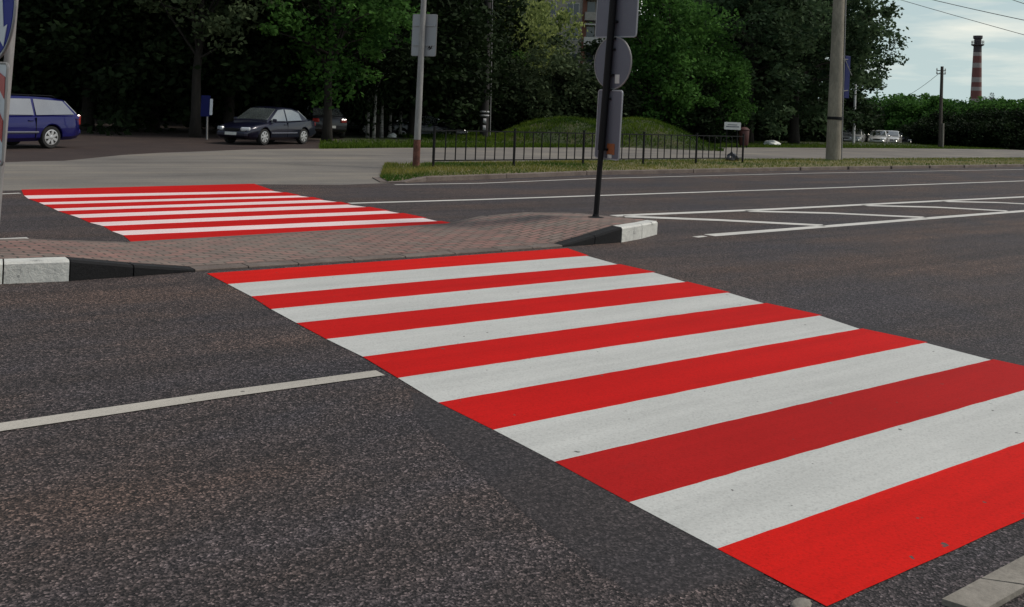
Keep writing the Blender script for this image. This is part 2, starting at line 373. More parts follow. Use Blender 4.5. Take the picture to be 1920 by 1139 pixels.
# near crossing
Ln = [(388, 513), (427, 533), (471, 556), (508, 580), (556, 606), (612, 636), (680, 669), (746, 709), (822, 755), (925, 806), (1040, 866), (1180, 942), (1345, 1029), (1550, 1137)]
Rn = [(1060, 466), (1100, 480), (1158, 496), (1225, 511), (1285, 529), (1365, 549), (1432, 569), (1537, 592), (1612, 617), (1735, 643), (1858, 675)]
zp = .0035
av = sum((G(*r, zp)-G(*l, zp) for l, r in zip(Ln[5:], Rn[5:])), Vector())/6
Rn = Rn+[G(*l, zp)+av for l in Ln[11:]]
nm = []
redk = [2, 0, 0, 0, 0, 1, 2]
for i in range(13):
    nm.append(('white_stripe', M_white, 0) if i % 2 else ('red_stripe', M_reds[redk[i//2]], .035))
cross = thing('pedestrian_crossing', 'wide red and white striped crossing on the near carriageway in front of the brick island', 'crosswalk', G(900, 700, 0))
stripes(cross, Ln, Rn, nm, zp, 40, .005, 1)
# far crossing
Lf = [(40, 356), (45, 367), (53, 373), (73, 380), (82, 384), (100, 391.5), (109, 396), (131, 403), (149, 409), (168, 417.7), (193, 424), (210, 434), (231, 441.4), (247, 455)]
Rf = [(470, 345), (508, 358), (530, 361), (558, 367), (580, 370), (601, 375), (632, 379), (652, 384), (687, 388.5), (724, 395.5), (749, 400), (793, 409), (820, 415), (852, 421)]
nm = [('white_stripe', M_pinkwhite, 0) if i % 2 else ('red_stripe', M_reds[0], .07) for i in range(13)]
cross2 = thing('pedestrian_crossing', 'smaller looking red and white striped crossing beyond the brick island by the side road mouth', 'crosswalk', G(420, 395, 0))
stripes(cross2, Lf, Rf, nm, zp, 18, .012, 2)

# lane lines
def line(label, pts, wd, mat=M_whiteold, group=None, name='lane_line', z=.0045):
    pts = [G(a, b, z) for a, b in pts]; rnd = random.Random(len(label)); vs = []; fs = []
    out = []
    for a, b in zip(pts[:-1], pts[1:]):
        k = max(1, int((b-a).length/.5))
        out += [a.lerp(b, i/k) for i in range(k)]
    out.append(pts[-1])
    for i, p in enumerate(out):
        t = (out[min(i+1, len(out)-1)]-out[max(i-1, 0)]).normalized(); s = Vector((-t.y, t.x, 0))
        vs += [p+s*(wd/2+(rnd.random()-.5)*.01), p-s*(wd/2+(rnd.random()-.5)*.01)]
    for i in range(len(out)-1): fs.append((2*i, 2*i+1, 2*i+3, 2*i+2))
    me = bpy.data.meshes.new(name); me.from_pydata([tuple(v) for v in vs], [], fs)
    bb = bmesh.new(); bb.from_mesh(me); bmesh.ops.recalc_face_normals(bb, faces=bb.faces)
    if bb.faces[:][0].normal.z < 0: bmesh.ops.reverse_faces(bb, faces=bb.faces)
    bb.to_mesh(me); bb.free()
    o = link(name, me, mat)
    return tag(o, label, 'road marking', group)
line('solid off white lane line running into the left edge of the near crossing', [(-500, 886), (0, 801), (400, 742), (713, 699)], .125, mat=paint('aged_lane_paint', (.46, .43, .38), .06, .7))
g = 'lane markings on the far carriageway'
line('long thin white lane line along the middle of the far carriageway', [(655, 381.5), (900, 374.5), (1120, 367), (1500, 354.5), (1920, 339.5), (2500, 321)], .14, group=g)
line('thin white edge line close under the kerb of the grass verge', [(740, 346.5), (900, 344), (1120, 335), (1500, 325.5), (1920, 318)], .09, group=g)
line('white line bordering the hatched area on the side of the far carriageway', [(1150, 405), (1450, 392.5), (1700, 380), (1920, 369.5), (2500, 343)], .20, group=g)
line('bold white line bordering the hatched area, starting to the right of the island tip', [(1330, 441.5), (1560, 424), (1760, 408), (1920, 396), (2500, 356)], .20, group=g)
line('short worn white stub just left of the bold line beside the island tip', [(1304, 445), (1322, 443)], .10, group=g)
h = 'slanting bars of the hatched area'
line('slanting white hatch bar nearest the white kerb of the island', [(1170, 406), (1350, 413), (1545, 423)], .26, group=h)
line('slanting white hatch bar second from the island', [(1400, 396), (1560, 400), (1735, 408)], .26, group=h)
line('slanting white hatch bar third from the island', [(1620, 385.5), (1760, 389), (1890, 396)], .26, group=h)
line('slanting white hatch bar fourth from the island, cut by the right edge of the photo', [(1770, 378), (1870, 380), (2030, 388)], .26, group=h)
line('short white edge line ending at the upper left corner of the far crossing', [(-300, 376), (0, 364), (38, 362.5)], .10, group=g)
line('short white line touching the brick island at the left edge of the photo', [(-200, 463), (0, 449), (52, 446.5)], .12, group=g)

# ------------------------------------------------------------------ traffic island
isl = thing('traffic_island', 'brick paved refuge island with black and white kerbs between the two crossings', 'traffic island', G(600, 470, 0))
IL = isl.location
def mk(mb, name, mat, parent, **k):
    o = mb.build(name, mat, parent, **k); o.data.transform(Matrix.Translation(-parent.location)); return o
near = [(-420, 576, .18), (-200, 552, .18), (5, 533, .18), (130, 527.5, .18), (250, 519, .10), (365, 510, .022), (560, 497.5, .02), (760, 484.5, .02), (940, 472, .02), (1055, 463.5, .022), (1115, 459, .11), (1165, 455, .19), (1203, 448, .19), (1232, 440, .18)]
far = [(-420, 480, .18), (-200, 462, .18), (0, 451, .17), (60, 449, .15), (120, 452, .10), (245, 456, .022), (420, 446, .022), (600, 435, .022), (740, 427.5, .022), (850, 420.5, .022), (915, 406, .10), (985, 399.5, .17), (1075, 400.5, .18), (1190, 412, .17)]
nb = [G(a, b, 0) for a, b, z in near]
ft = [G(a, b, z) for a, b, z in far]
KW = .16
mb = MB(); rows = []
for i in range(14):
    a = nb[i].copy(); a.z = near[i][2]; c = ft[i]
    dirn = Vector((c.x-a.x, c.y-a.y, 0)).normalized()
    a2 = a+dirn*KW; a2.z = a.z+.004
    rows.append([a2]+[a2.lerp(c, t) + Vector((0, 0, .012*math.sin(t*math.pi)-.004)) for t in (.2, .4, .6, .8, 1)])
vs = [p for r in rows for p in r]; fs = []
for i in range(13):
    for j in range(5): fs.append((i*6+j, (i+1)*6+j, (i+1)*6+j+1, i*6+j+1))
mb.add(vs, fs)
mk(mb, 'block_paving', M_brick, isl)
# far side skirt so that the raised ends are solid
mb = MB()
for i in range(13):
    a, b = ft[i].copy(), ft[i+1].copy(); o = (b-a); s = Vector((-o.y, o.x, 0)).normalized()*.12
    if s.y < 0: s = -s
    a.z -= .003; b.z -= .003
    mb.add([a, b, b+s, a+s, Vector((a.x, a.y, -.02)), Vector((b.x, b.y, -.02)), Vector((b.x+s.x, b.y+s.y, -.02)), Vector((a.x+s.x, a.y+s.y, -.02))],
           [(0, 1, 2, 3), (3, 2, 6, 7), (0, 4, 5, 1), (0, 3, 7, 4), (1, 5, 6, 2)])
mk(mb, 'far_kerb', M_kerb, isl)
def kerb_piece(i0, i1, t0, t1, name, mat, gap=.006):
    def at(i, t): 
        a = nb[i].lerp(nb[i+1], t); z = near[i][2]*(1-t)+near[i+1][2]*t
        c = ft[i].lerp(ft[i+1], t); d = Vector((c.x-a.x, c.y-a.y, 0)).normalized()
        return a, d, z
    mb = MB(); A, dA, zA = at(i0, t0); B, dB, zB = at(i1, t1); n = 4; ringn = 6
    al = (B-A).normalized()
    A = A+al*gap; B = B-al*gap
    for q in range(n+1):
        t = q/n; p = A.lerp(B, t); d = dA.lerp(dB, t); z = zA*(1-t)+zB*t
        if (i0, t0) != (i1, t1) and i0 != i1:
            pass
        c = min(.02, z*.4)
        for off, zz in ((0, -.03), (-.004, z-c), (c*.8, z), (KW-.004, z+.003), (KW-.002, -.03)):
            w = p+d*off; mb.v.append((w.x, w.y, zz))
    m = 5
    for q in range(n):
        for k in range(m): mb.f.append((q*m+k, q*m+(k+1) % m, (q+1)*m+(k+1) % m, (q+1)*m+k))
    mb.f.append(tuple(range(m-1, -1, -1))); mb.f.append(tuple(n*m+k for k in range(m)))
    return mk(mb, name, mat, isl)
for a in [(0, 0, 0, 1), (1, 1, 0, .5), (1, 1, .5, 1), (2, 2, 0, 1)]: lab(kerb_piece(*a, 'kerb_stone', M_kwhite), 'chipped white painted kerb stone')
for a in [(3, 3, 0, 1), (4, 4, 0, 1)]: lab(kerb_piece(*a, 'kerb_stone', M_kblack), 'black painted sloping kerb stone')
for i in range(5, 9): kerb_piece(i, i, 0, .5, 'kerb_stone', M_kerb); kerb_piece(i, i, .5, 1, 'kerb_stone', M_kerb)
for a in [(9, 9, 0, 1), (10, 10, 0, 1)]: lab(kerb_piece(*a, 'kerb_stone', M_kblack), 'black painted sloping kerb stone')
for a in [(11, 11, 0, 1), (12, 12, 0, 1)]: lab(kerb_piece(*a, 'kerb_stone', M_kwhite), 'white painted kerb stone')
# rounded nose of the island between the last kerb and the far side
mb = MB(); a = nb[13]; c = ft[13]; z = .18
mb.add([(a.x, a.y, z), (a.x+.10, a.y+.12, z), (c.x+.05, c.y+.02, z-.01), (c.x, c.y, z-.01), rows[13][0], (a.x, a.y, -.02), (a.x+.10, a.y+.12, -.02), (c.x+.05, c.y+.02, -.02), (c.x, c.y, -.02)],
       [(0, 1, 2, 3, 4), (0, 5, 6, 1), (1, 6, 7, 2), (2, 7, 8, 3)])
mk(mb, 'end_kerb', M_kerb, isl)

# near pavement kerb, bottom right
kb = thing('kerb_edge', 'flat grey concrete kerb stone in the lower right corner', 'kerb', G(1880, 1090, 0))
for a, b, c, d in (((1766, 1123), (1838, 1085), (1925, 1098), (1840, 1146)), ((1840, 1084), (1990, 1005), (2080, 1020), (1928, 1096))):
    q = [G(*p, .02) for p in (a, b, c, d)]; mb = MB(); mb.slab([(p.x, p.y) for p in q], -.03, .02); mk(mb, 'kerb_stone', M_conc, kb)
pb = MB()
b = bmesh.new(); bmesh.ops.create_icosphere(b, subdivisions=3, radius=1)
for v in b.verts: v.co = Vector((v.co.x*.042, v.co.y*.028, max(-.2, v.co.z)*.013))*(1+.12*math.sin(v.co.x*9+v.co.y*7))
me = bpy.data.meshes.new('pebble'); b.to_mesh(me); b.free()
o = link('pebble', me, M_conc, smooth=True); o.location = G(1502, 1134, .012); o.location.z = .012
tag(o, 'small pale stone lying at the lowest corner of the near crossing', 'stone')

# ------------------------------------------------------------------ grass verge behind the far carriageway
VZ = .10
vn = [(712, 334), (728, 342.5), (760, 343.5), (800, 341), (950, 335), (1100, 329), (1300, 324.5), (1500, 320), (1920, 313), (2600, 303)]
vn_w = [G(a, b, 0) for a, b in vn]; vz = [.01, .01, .03, VZ]+[VZ]*6
vf = [(722, 309), (745, 309), (790, 308), (830, 307.5), (960, 306), (1100, 303), (1300, 301), (1500, 299.5), (1920, 297), (2600, 292)]
vf_w = [G(a, b, .03) for a, b in vf]
mb = MB(); kbm = []
M_ = 7
for i in range(10):
    a = vn_w[i].copy(); c = vf_w[i]; d = Vector((c.x-a.x, c.y-a.y, 0)).normalized(); a.z = vz[i]
    s = a+d*.17
    for j in range(M_):
        t = j/(M_-1); p = s.lerp(c, t); p.z = vz[i]*(1-t)+.05*t+.05*math.sin(math.pi*t)*(vz[i]/VZ); mb.v.append(tuple(p))
for i in range(9):
    for j in range(M_-1): mb.f.append((i*M_+j, (i+1)*M_+j, (i+1)*M_+j+1, i*M_+j+1))
o = mb.build('verge', M_dry, smooth=60); o['kind'] = 'structure'
# one kerb stone after another along the verge
kerb = thing('roadside_kerb', 'long brown grey kerb edging the grass verge along the far carriageway', 'kerb', vn_w[3])
for i in range(9):
    a, b = vn_w[i], vn_w[i+1]; n = max(1, int((b-a).length/3.0)); za, zb = vz[i], vz[i+1]
    if i == 8: n = 6
    for k in range(n):
        p = a.lerp(b, k/n+.004); q = a.lerp(b, (k+1)/n-.004); s = Vector((-(b-a).y, (b-a).x, 0)).normalized()*.165
        if s.y < 0: s = -s
        z1 = za+(zb-za)*k/n+.004; z2 = za+(zb-za)*(k+1)/n+.004; c = .012
        mb = MB()
        for pt, z in ((p, z1), (q, z2)):
            for off, zz in ((0, -.03), (0, z-c), (c/.165, z), (1, z), (1, -.03)):
                w = pt+s*off; mb.v.append((w.x, w.y, zz))
        for k2 in range(5): mb.f.append((k2, (k2+1) % 5, 5+(k2+1) % 5, 5+k2))
        mb.f += [(4, 3, 2, 1, 0), (5, 6, 7, 8, 9)]
        mk(mb, 'kerb_stone', M_kerb, kerb)

# blades of grass
def tint_attr(me, vals):
    a = me.attributes.new('tint', 'FLOAT', 'FACE'); a.data.foreach_set('value', vals)
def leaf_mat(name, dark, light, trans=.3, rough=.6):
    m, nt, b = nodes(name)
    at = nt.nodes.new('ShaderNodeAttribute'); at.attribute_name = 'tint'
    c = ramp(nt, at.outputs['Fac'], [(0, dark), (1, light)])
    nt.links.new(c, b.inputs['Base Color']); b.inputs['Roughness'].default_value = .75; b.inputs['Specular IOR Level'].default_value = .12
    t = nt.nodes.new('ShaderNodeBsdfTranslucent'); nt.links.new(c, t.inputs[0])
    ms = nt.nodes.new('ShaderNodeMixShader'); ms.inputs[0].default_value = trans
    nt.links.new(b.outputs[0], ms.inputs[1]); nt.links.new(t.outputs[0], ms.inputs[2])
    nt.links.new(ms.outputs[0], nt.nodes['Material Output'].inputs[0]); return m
M_blade = leaf_mat('grass_blade', (.035, .095, .012), (.24, .22, .055), .35)
M_blade2 = leaf_mat('green_grass_blade', (.02, .055, .006), (.13, .19, .022), .4)
def blades(name, P0, hgt, wdt, mat, label, seed, tint=None):
    r = np.random.default_rng(seed); n = len(P0); a = r.uniform(0, 2*np.pi, n); hh = hgt*r.uniform(.5, 1.3, n); ww = wdt*r.uniform(.6, 1.4, n)
    dx, dy = np.cos(a)*ww/2, np.sin(a)*ww/2; lx, ly = r.normal(0, .45, n)*hh, r.normal(0, .45, n)*hh
    V = np.zeros((n, 3, 3)); V[:, 0] = P0; V[:, 1] = P0; V[:, 2] = P0
    V[:, 0, 0] -= dx; V[:, 0, 1] -= dy; V[:, 1, 0] += dx; V[:, 1, 1] += dy; V[:, 2, 0] += lx; V[:, 2, 1] += ly; V[:, 2, 2] += hh
    me = bpy.data.meshes.new(name); me.vertices.add(n*3); me.vertices.foreach_set('co', V.ravel())
    me.loops.add(n*3); me.loops.foreach_set('vertex_index', np.arange(n*3)); me.polygons.add(n)
    me.polygons.foreach_set('loop_start', np.arange(n)*3); me.polygons.foreach_set('loop_total', np.full(n, 3)); me.update()
    tt = r.uniform(0, 1, n) if tint is None else np.clip(tint+r.normal(0, .2, n), 0, 1)
    tint_attr(me, tt); o = link(name, me, mat); return tag(o, label, 'grass', kind='stuff')
r = np.random.default_rng(3)
def verge_pts(n, x0=0, x1=9.0, t0=.0, t1=1.0):
    I = r.uniform(x0, x1, n); out = []
    A = np.array([tuple(v) for v in vn_w]); C = np.array([tuple(v) for v in vf_w]); Z = np.array(vz)
    i = np.clip(I.astype(int), 0, 8); f = (I-i)[:, None]
    a = A[i]*(1-f)+A[i+1]*f; c = C[i]*(1-f)+C[i+1]*f; z = Z[i]*(1-f[:, 0])+Z[i+1]*f[:, 0]
    d = c-a; d[:, 2] = 0; L = np.linalg.norm(d, axis=1, keepdims=True); s = a+d/L*.17
    t = r.uniform(t0, t1, n)[:, None]; p = s*(1-t)+c*t
    p[:, 2] = z*(1-t[:, 0])+.05*t[:, 0]+.05*np.sin(np.pi*t[:, 0])*(z/VZ)-.005
    return p
vp = np.concatenate([verge_pts(3500, 0, 3), verge_pts(14000, 3, 7), verge_pts(16000, 7, 9)])
cl = np.sin(vp[:, 0]*1.7)+np.sin(vp[:, 1]*2.3+1)+.8*np.sin(vp[:, 0]*.6+vp[:, 1])
blades('grass', vp, .075, .02, M_blade, 'short dry yellow green grass on the kerbed verge', 5, .45+.22*cl)

# ------------------------------------------------------------------ grass mound beyond the path
MD = 50
def mound_z(x, y):                      # camera frame metres
    u = (x-4.9)/5.9; w = (y-53)/5.4
    e = max(0, 1-abs(u)**2.3)*max(0, 1-abs(w)**2.2)
    h_ = 1.30+.30*math.exp(-((x-7.9)/1.5)**2)+.10*math.exp(-((x-2.4)/1.6)**2)-.10*math.exp(-((x-5)/1.2)**2)
    lo = .30*math.exp(-(((x+2.6)/2.6)**2+((y-53)/4)**2))
    return max(h_*e**.8, lo*1.0)+(.05*math.sin(x*3.1+1.5*math.sin(y))*math.sin(y*2.3)+.05*math.sin(x*1.3+y*.7))*min(1, h_*e*2)-.03
vs = []; fs = []; nx, ny = 84, 60
for i in range(ny):
    for j in range(nx):
        x = -8+j*.3; y = 43+i*.3; vs.append(tuple(cw(x, y, mound_z(x, y)-.012)))
for i in range(ny-1):
    for j in range(nx-1): fs.append((i*nx+j, i*nx+j+1, (i+1)*nx+j+1, (i+1)*nx+j))
me = bpy.data.meshes.new('mound'); me.from_pydata(vs, [], fs); o = link('mound', me, M_turf, smooth=True); o['kind'] = 'structure'
n = 60000; X = r.uniform(-7, 15, n); Y = r.uniform(44, 58, n); Zm = np.array([mound_z(a, b) for a, b in zip(X, Y)])
k = Zm > -.0; X, Y, Zm = X[k], Y[k], Zm[k]
P0 = np.stack([cy_*X+sy_*Y, -sy_*X+cy_*Y, Zm-.02], 1)
blades('grass', P0, .15*(1+.5*np.sin(X*2.1+np.sin(Y*1.7))*np.sin(Y*1.3+X)), .045, M_blade2, 'green grass covering the low mound behind the railing', 6, .42+.22*np.sin(X*.9+2)+.2*np.sin(Y*2+X*1.3))
n = 30000; PX = r.uniform(600, 2000, n); PY = np.interp(PX, [600, 700, 1000, 1400, 1700, 1920, 2000], [280, 278, 277, 277, 278.5, 281, 282])-np.minimum(r.exponential(4, n), 14)+.4
P0 = np.array([tuple(G(a_, b_, -.02)) for a_, b_ in zip(PX, PY)])
blades('grass', P0, .13, .05, M_blade2, 'green grass strip along the far edge of the old path', 7, .45)

# ------------------------------------------------------------------ trees
def crown(name, rx, ry, rz, nclump, per, leaf, csize, seed, droop=0, shape=0, low=.0):
    nclump = int(nclump*.68); per = int(per*1.7)
    r = np.random.default_rng(seed)
    u = r.normal(size=(nclump, 3)); u /= np.linalg.norm(u, axis=1, keepdims=True)
    rad = r.uniform(.35, 1, nclump)**.45
    lump = 1+.22*np.sin(u[:, 0]*4+seed)+.18*np.sin(u[:, 1]*5+seed*2)+.15*np.sin(u[:, 2]*6+seed*3)
    C = u*(rad*lump)[:, None]*np.array([rx, ry, rz])
    if shape: C[:, :2] *= (1-.35*np.clip(C[:, 2:3]/rz, 0, 1))
    cs = csize*r.uniform(.55, 1.4, nclump); ct = np.clip(.45+r.normal(0, .2, nclump), 0, 1)
    n = nclump*per; ci = np.repeat(np.arange(nclump), per)
    off = r.normal(size=(n, 3)); off /= np.linalg.norm(off, axis=1, keepdims=True); off *= (cs[ci]*r.uniform(.25, 1, n)**.5)[:, None]*(1+.25*r.normal(size=n))[:, None]; off[:, 2] *= .62; off[:, 2] -= .12*(off[:, 0]**2+off[:, 1]**2)/csize
    if droop: off[:, 2] = off[:, 2]*2.2-droop*np.abs(off[:, 2])
    Pp = C[ci]+off
    out = np.linalg.norm(Pp/np.array([rx, ry, rz]), axis=1)
    a = r.normal(size=(n, 3)); a[:, 2] *= .6
    if droop: a[:, 2] -= 1.6
    a /= np.linalg.norm(a, axis=1, keepdims=True); b = np.cross(a, r.normal(size=(n, 3))); b /= np.linalg.norm(b, axis=1, keepdims=True)
    ls = (leaf*r.uniform(.6, 1.35, n))[:, None]
    V = np.stack([Pp-a*ls*.6, Pp+b*ls*.34-a*ls*.05, Pp+a*ls*.6, Pp-b*ls*.34], 1)
    me = bpy.data.meshes.new(name); me.vertices.add(n*4); me.vertices.foreach_set('co', V.ravel())
    me.loops.add(n*4); me.loops.foreach_set('vertex_index', np.arange(n*4)); me.polygons.add(n)
    me.polygons.foreach_set('loop_start', np.arange(n)*4); me.polygons.foreach_set('loop_total', np.full(n, 4)); me.update()
    tint_attr(me, np.clip(ct[ci]+r.normal(0, .16, n), 0, 1))
    return me, C
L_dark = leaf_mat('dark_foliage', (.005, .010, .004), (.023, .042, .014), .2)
L_mid = leaf_mat('mid_green_foliage', (.020, .06, .012), (.095, .215, .045), .42)
L_light = leaf_mat('olive_foliage', (.07, .11, .03), (.40, .46, .16), .45)
L_grey = leaf_mat('grey_green_foliage', (.014, .026, .010), (.10, .135, .065), .3)
kinds = {}
def kind(key, *a, trunk=(.22, 2.6), mat=L_dark, bark=M_bark, forks=7):
    me, C = crown('crown', *a[:-1], seed=a[-1]) if False else crown('crown', *a)
    me.materials.append(mat)
    zc = trunk[1]+a[2]*.86            # crown centre height
    mb = MB(); r0, h0 = trunk; rnd = random.Random(a[7])
    pts = [Vector((0, 0, -.1))]+[Vector((rnd.uniform(-.12, .12)*t, rnd.uniform(-.12, .12)*t, zc*1.15*t)) for t in (.12, .3, .5, .75, 1)]
    mb.tube(pts, [r0*1.35, r0, r0*.85, r0*.7, r0*.45, r0*.12], 9)
    cand = sorted(range(len(C)), key=lambda i: rnd.random())[:forks*3]
    for i in cand:
        e = Vector(C[i])+Vector((0, 0, zc)); t = rnd.uniform(.35, .85); s = Vector((0, 0, zc*1.15*t)); 
        if e.z < s.z: s.z = max(h0*.7, e.z-.8)
        m_ = s.lerp(e, .5)+Vector((rnd.uniform(-.3, .3), rnd.uniform(-.3, .3), rnd.uniform(0, .4)))
        mb.tube([s, m_, e], [r0*.3, r0*.2, r0*.06], 5, False)
    tm = mb.mesh('trunk'); tm.materials.append(bark); tm.polygons.foreach_set('use_smooth', [True]*len(tm.polygons))
    kinds[key] = (me, tm, zc)
#            rx   ry   rz  clumps per leaf csize seed droop shape
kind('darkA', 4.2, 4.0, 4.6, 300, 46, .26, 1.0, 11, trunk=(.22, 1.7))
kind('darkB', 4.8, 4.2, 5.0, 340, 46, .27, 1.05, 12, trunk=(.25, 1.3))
kind('bush', 3.2, 2.8, 2.5, 240, 50, .20, .8, 13, trunk=(.1, .0), mat=L_grey)
kind('lime', 3.6, 3.4, 3.9, 330, 50, .20, .75, 14, trunk=(.2, 1.2), mat=L_mid)
kind('willow', 3.8, 3.6, 5.2, 230, 46, .24, .8, 15, 1.4, trunk=(.2, 2.4), mat=L_light)
kind('green', 3.4, 3.4, 3.6, 210, 46, .21, .7, 16, trunk=(.2, 2.0), mat=L_mid)
kind('greenmid', 3.4, 3.4, 3.6, 230, 46, .20, .7, 26, trunk=(.2, 3.0), mat=L_mid)
kind('greenhigh', 3.0, 3.0, 3.4, 170, 46, .20, .65, 27, trunk=(.2, 4.5), mat=L_grey)
kind('maple', 4.6, 4.2, 5.4, 420, 44, .27, .85, 17, trunk=(.3, 2.5), mat=leaf_mat('blue_green_foliage', (.014, .03, .014), (.095, .15, .07), .35))
kind('hedge', 4.0, 3.2, 2.7, 300, 48, .28, .9, 18, trunk=(.12, .0), mat=L_mid)
kind('hedgedark', 4.2, 3.2, 2.4, 300, 48, .28, .9, 19, trunk=(.12, -.3), mat=L_dark)
kind('birch', 1.9, 1.9, 3.4, 120, 46, .17, .6, 20, .5, trunk=(.085, 2.6), mat=L_dark, bark=M_birch)
def tree(k, px, d, s=1.0, label='', name='tree', cat='tree', group=None, rot=None, sz=None, z=None):
    me, tm, zc = kinds[k]
    loc = GD(px, d, terr(d)-.03 if z is None else z)
    # column px is measured at the horizon, correct for the roll of the picture near the ground
    t = thing(name, label, cat, loc, random.uniform(0, 6.28) if rot is None else rot, group)
    t.scale = (s, s, (sz or s))
    c = bpy.data.objects.new('crown', me); COL.objects.link(c); c.parent = t; c.location = (0, 0, zc)
    b = bpy.data.objects.new('trunk', tm); COL.objects.link(b); b.parent = t
    return t
g1 = 'dark trees of the shaded grove on the left'
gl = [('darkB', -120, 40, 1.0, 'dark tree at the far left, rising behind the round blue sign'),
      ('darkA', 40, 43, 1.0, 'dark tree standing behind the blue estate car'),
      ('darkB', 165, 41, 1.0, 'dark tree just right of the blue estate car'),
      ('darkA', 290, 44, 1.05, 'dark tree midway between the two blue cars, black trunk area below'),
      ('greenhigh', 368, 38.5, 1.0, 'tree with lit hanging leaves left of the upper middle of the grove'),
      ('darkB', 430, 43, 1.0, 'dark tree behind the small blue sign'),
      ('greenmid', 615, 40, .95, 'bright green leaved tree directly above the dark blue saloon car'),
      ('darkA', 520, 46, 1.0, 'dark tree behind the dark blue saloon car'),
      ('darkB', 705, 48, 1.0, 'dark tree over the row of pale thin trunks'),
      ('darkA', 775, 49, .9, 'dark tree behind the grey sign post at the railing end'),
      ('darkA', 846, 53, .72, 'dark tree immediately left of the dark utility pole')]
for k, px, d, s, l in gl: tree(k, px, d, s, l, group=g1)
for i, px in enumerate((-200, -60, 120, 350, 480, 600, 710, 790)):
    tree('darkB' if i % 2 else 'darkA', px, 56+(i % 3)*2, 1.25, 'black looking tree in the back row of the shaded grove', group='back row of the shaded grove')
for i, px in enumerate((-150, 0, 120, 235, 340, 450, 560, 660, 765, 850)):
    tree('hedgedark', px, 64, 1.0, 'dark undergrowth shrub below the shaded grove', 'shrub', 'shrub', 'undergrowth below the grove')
for i, (px, d, l) in enumerate(((691, 46, 'leftmost of the pale thin tree trunks left of the grey sign post'), (703, 45.5, 'pale thin trunk close beside the leftmost pale trunk'), (717.5, 47, 'third pale thin trunk left of the grey sign post'), (733, 49, 'slimmer pale trunk nearest to the grey sign post'), (752, 50, 'short lit pale trunk just behind the grey sign post'))):
    tree('birch', px, d, .95-.05*(i % 2), l, 'birch_tree', group='pale trunks in the grove')
# centre
tree('willow', 945, 66, .88, 'light olive drooping tree in front of the apartment block', 'willow_tree')
tree('willow', 968, 80, 1.15, 'tall light olive tree right in front of the left half of the apartment block', 'willow_tree')
tree('willow', 992, 70, .68, 'light olive drooping tree close left of the central sign pole', 'willow_tree')
tree('green', 925, 62, .62, 'fresh green tree just right of the dark utility pole')
gb = 'grey green bushes behind the mound'
tree('bush', 945, 57, .9, 'speckled dark bush right beside the foot of the dark utility pole', 'shrub', 'shrub', gb)
tree('bush', 1030, 58, 1.1, 'speckled grey green bush above the left hump of the mound', 'shrub', 'shrub', gb)
tree('bush', 1110, 59, 1.05, 'grey green bush half hidden by the central sign plates', 'shrub', 'shrub', gb)
tree('hedgedark', 990, 62, 1.0, 'dark undergrowth between the mound and the olive trees', 'shrub', 'shrub', gb)
tree('hedgedark', 1090, 64, 1.0, 'dark undergrowth behind the central sign pole', 'shrub', 'shrub', gb)
tree('lime', 1245, 60, 1.12, 'bright green rounded tree right of the central sign pole', sz=1.15)
tree('lime', 1330, 63, .80, 'smaller lit green tree standing left of the white notice board')
tree('hedgedark', 1210, 66, .95, 'dark undergrowth below the bright rounded tree', 'shrub', 'shrub', gb)
tree('hedgedark', 1300, 62, .8, 'dark undergrowth right of the mound', 'shrub', 'shrub', gb)
tree('darkA', 1245, 86, 1.25, 'tall dark tree seen above the right corner of the central square plate')
tree('birch', 1848, 108, .66, 'thin sparse tree sticking out above the hedge right of the striped chimney', 'tree')
tree('green', 1741, 112, .62, 'small round topped tree rising above the hedge near the thin wooden pole')
tree('darkA', 1320, 76, 1.35, 'tall dark tree rising behind the bright rounded tree')
# right cluster
gr = 'big blue green trees behind the concrete pole'
tree('maple', 1405, 68, 1.1, 'big blue green tree above the white notice board', group=gr)
tree('maple', 1490, 72, 1.2, 'big blue green tree immediately left of the concrete pole', group=gr)
tree('maple', 1554, 93, 1.15, 'big tree right of the concrete pole with its ragged edge against the sky', group=gr)
tree('darkA', 1440, 86, 1.5, 'tall dark tree between and behind the two big trees left of the concrete pole')
tree('hedgedark', 1395, 78, 1.0, 'dark shrub far behind the white notice board', 'shrub', 'shrub')
tree('hedgedark', 1480, 84, 1.1, 'dark shrub behind the white boulder', 'shrub', 'shrub')
tree('hedgedark', 1560, 96, 1.2, 'dark shrub behind the concrete pole', 'shrub', 'shrub')
# hedge on the right
gh = 'bushy trees of the hedge on the right'
hs = [(1655, 112, 1.1, 'hedge', 'lit green bushy tree at the left end of the far hedge'), (1700, 118, 1.2, 'hedge', 'bushy tree above the parked white cars'),
      (1742, 108, 1.05, 'hedge', 'bushy tree just left of the thin wooden pole'), (1785, 104, 1.05, 'hedge', 'bushy tree just right of the thin wooden pole'),
      (1832, 100, 1.0, 'hedge', 'bushy tree covering the foot of the striped chimney'), (1880, 98, 1.0, 'hedge', 'bushy tree right of the striped chimney'),
      (1930, 96, 1.0, 'hedge', 'bushy tree cut by the right edge of the photo'), (1990, 96, 1.0, 'hedge', 'bushy tree outside the right edge'),
      (1770, 92, .72, 'hedgedark', 'low dark bush at the foot of the thin wooden pole'), (1815, 89, .74, 'hedgedark', 'low dark bush in front of the hedge, below the chimney'),
      (1865, 88, .8, 'hedgedark', 'low dark bush in front of the hedge, right of the chimney'), (1920, 86, .8, 'hedgedark', 'low dark bush in front of the hedge at the right edge'), (1725, 100, .62, 'hedgedark', 'low dark bush beside the parked cars')]
for px, d, s, k, l in hs:
    if px > 1960: continue
    tree(k, px, d, s, l, 'shrub', 'shrub', gh)
for px, d, s, l in ((1990, 96, 1.0, 'bushy tree past the right end of the hedge'),): tree('hedge', px, d, s, l, 'shrub', 'shrub', gh)

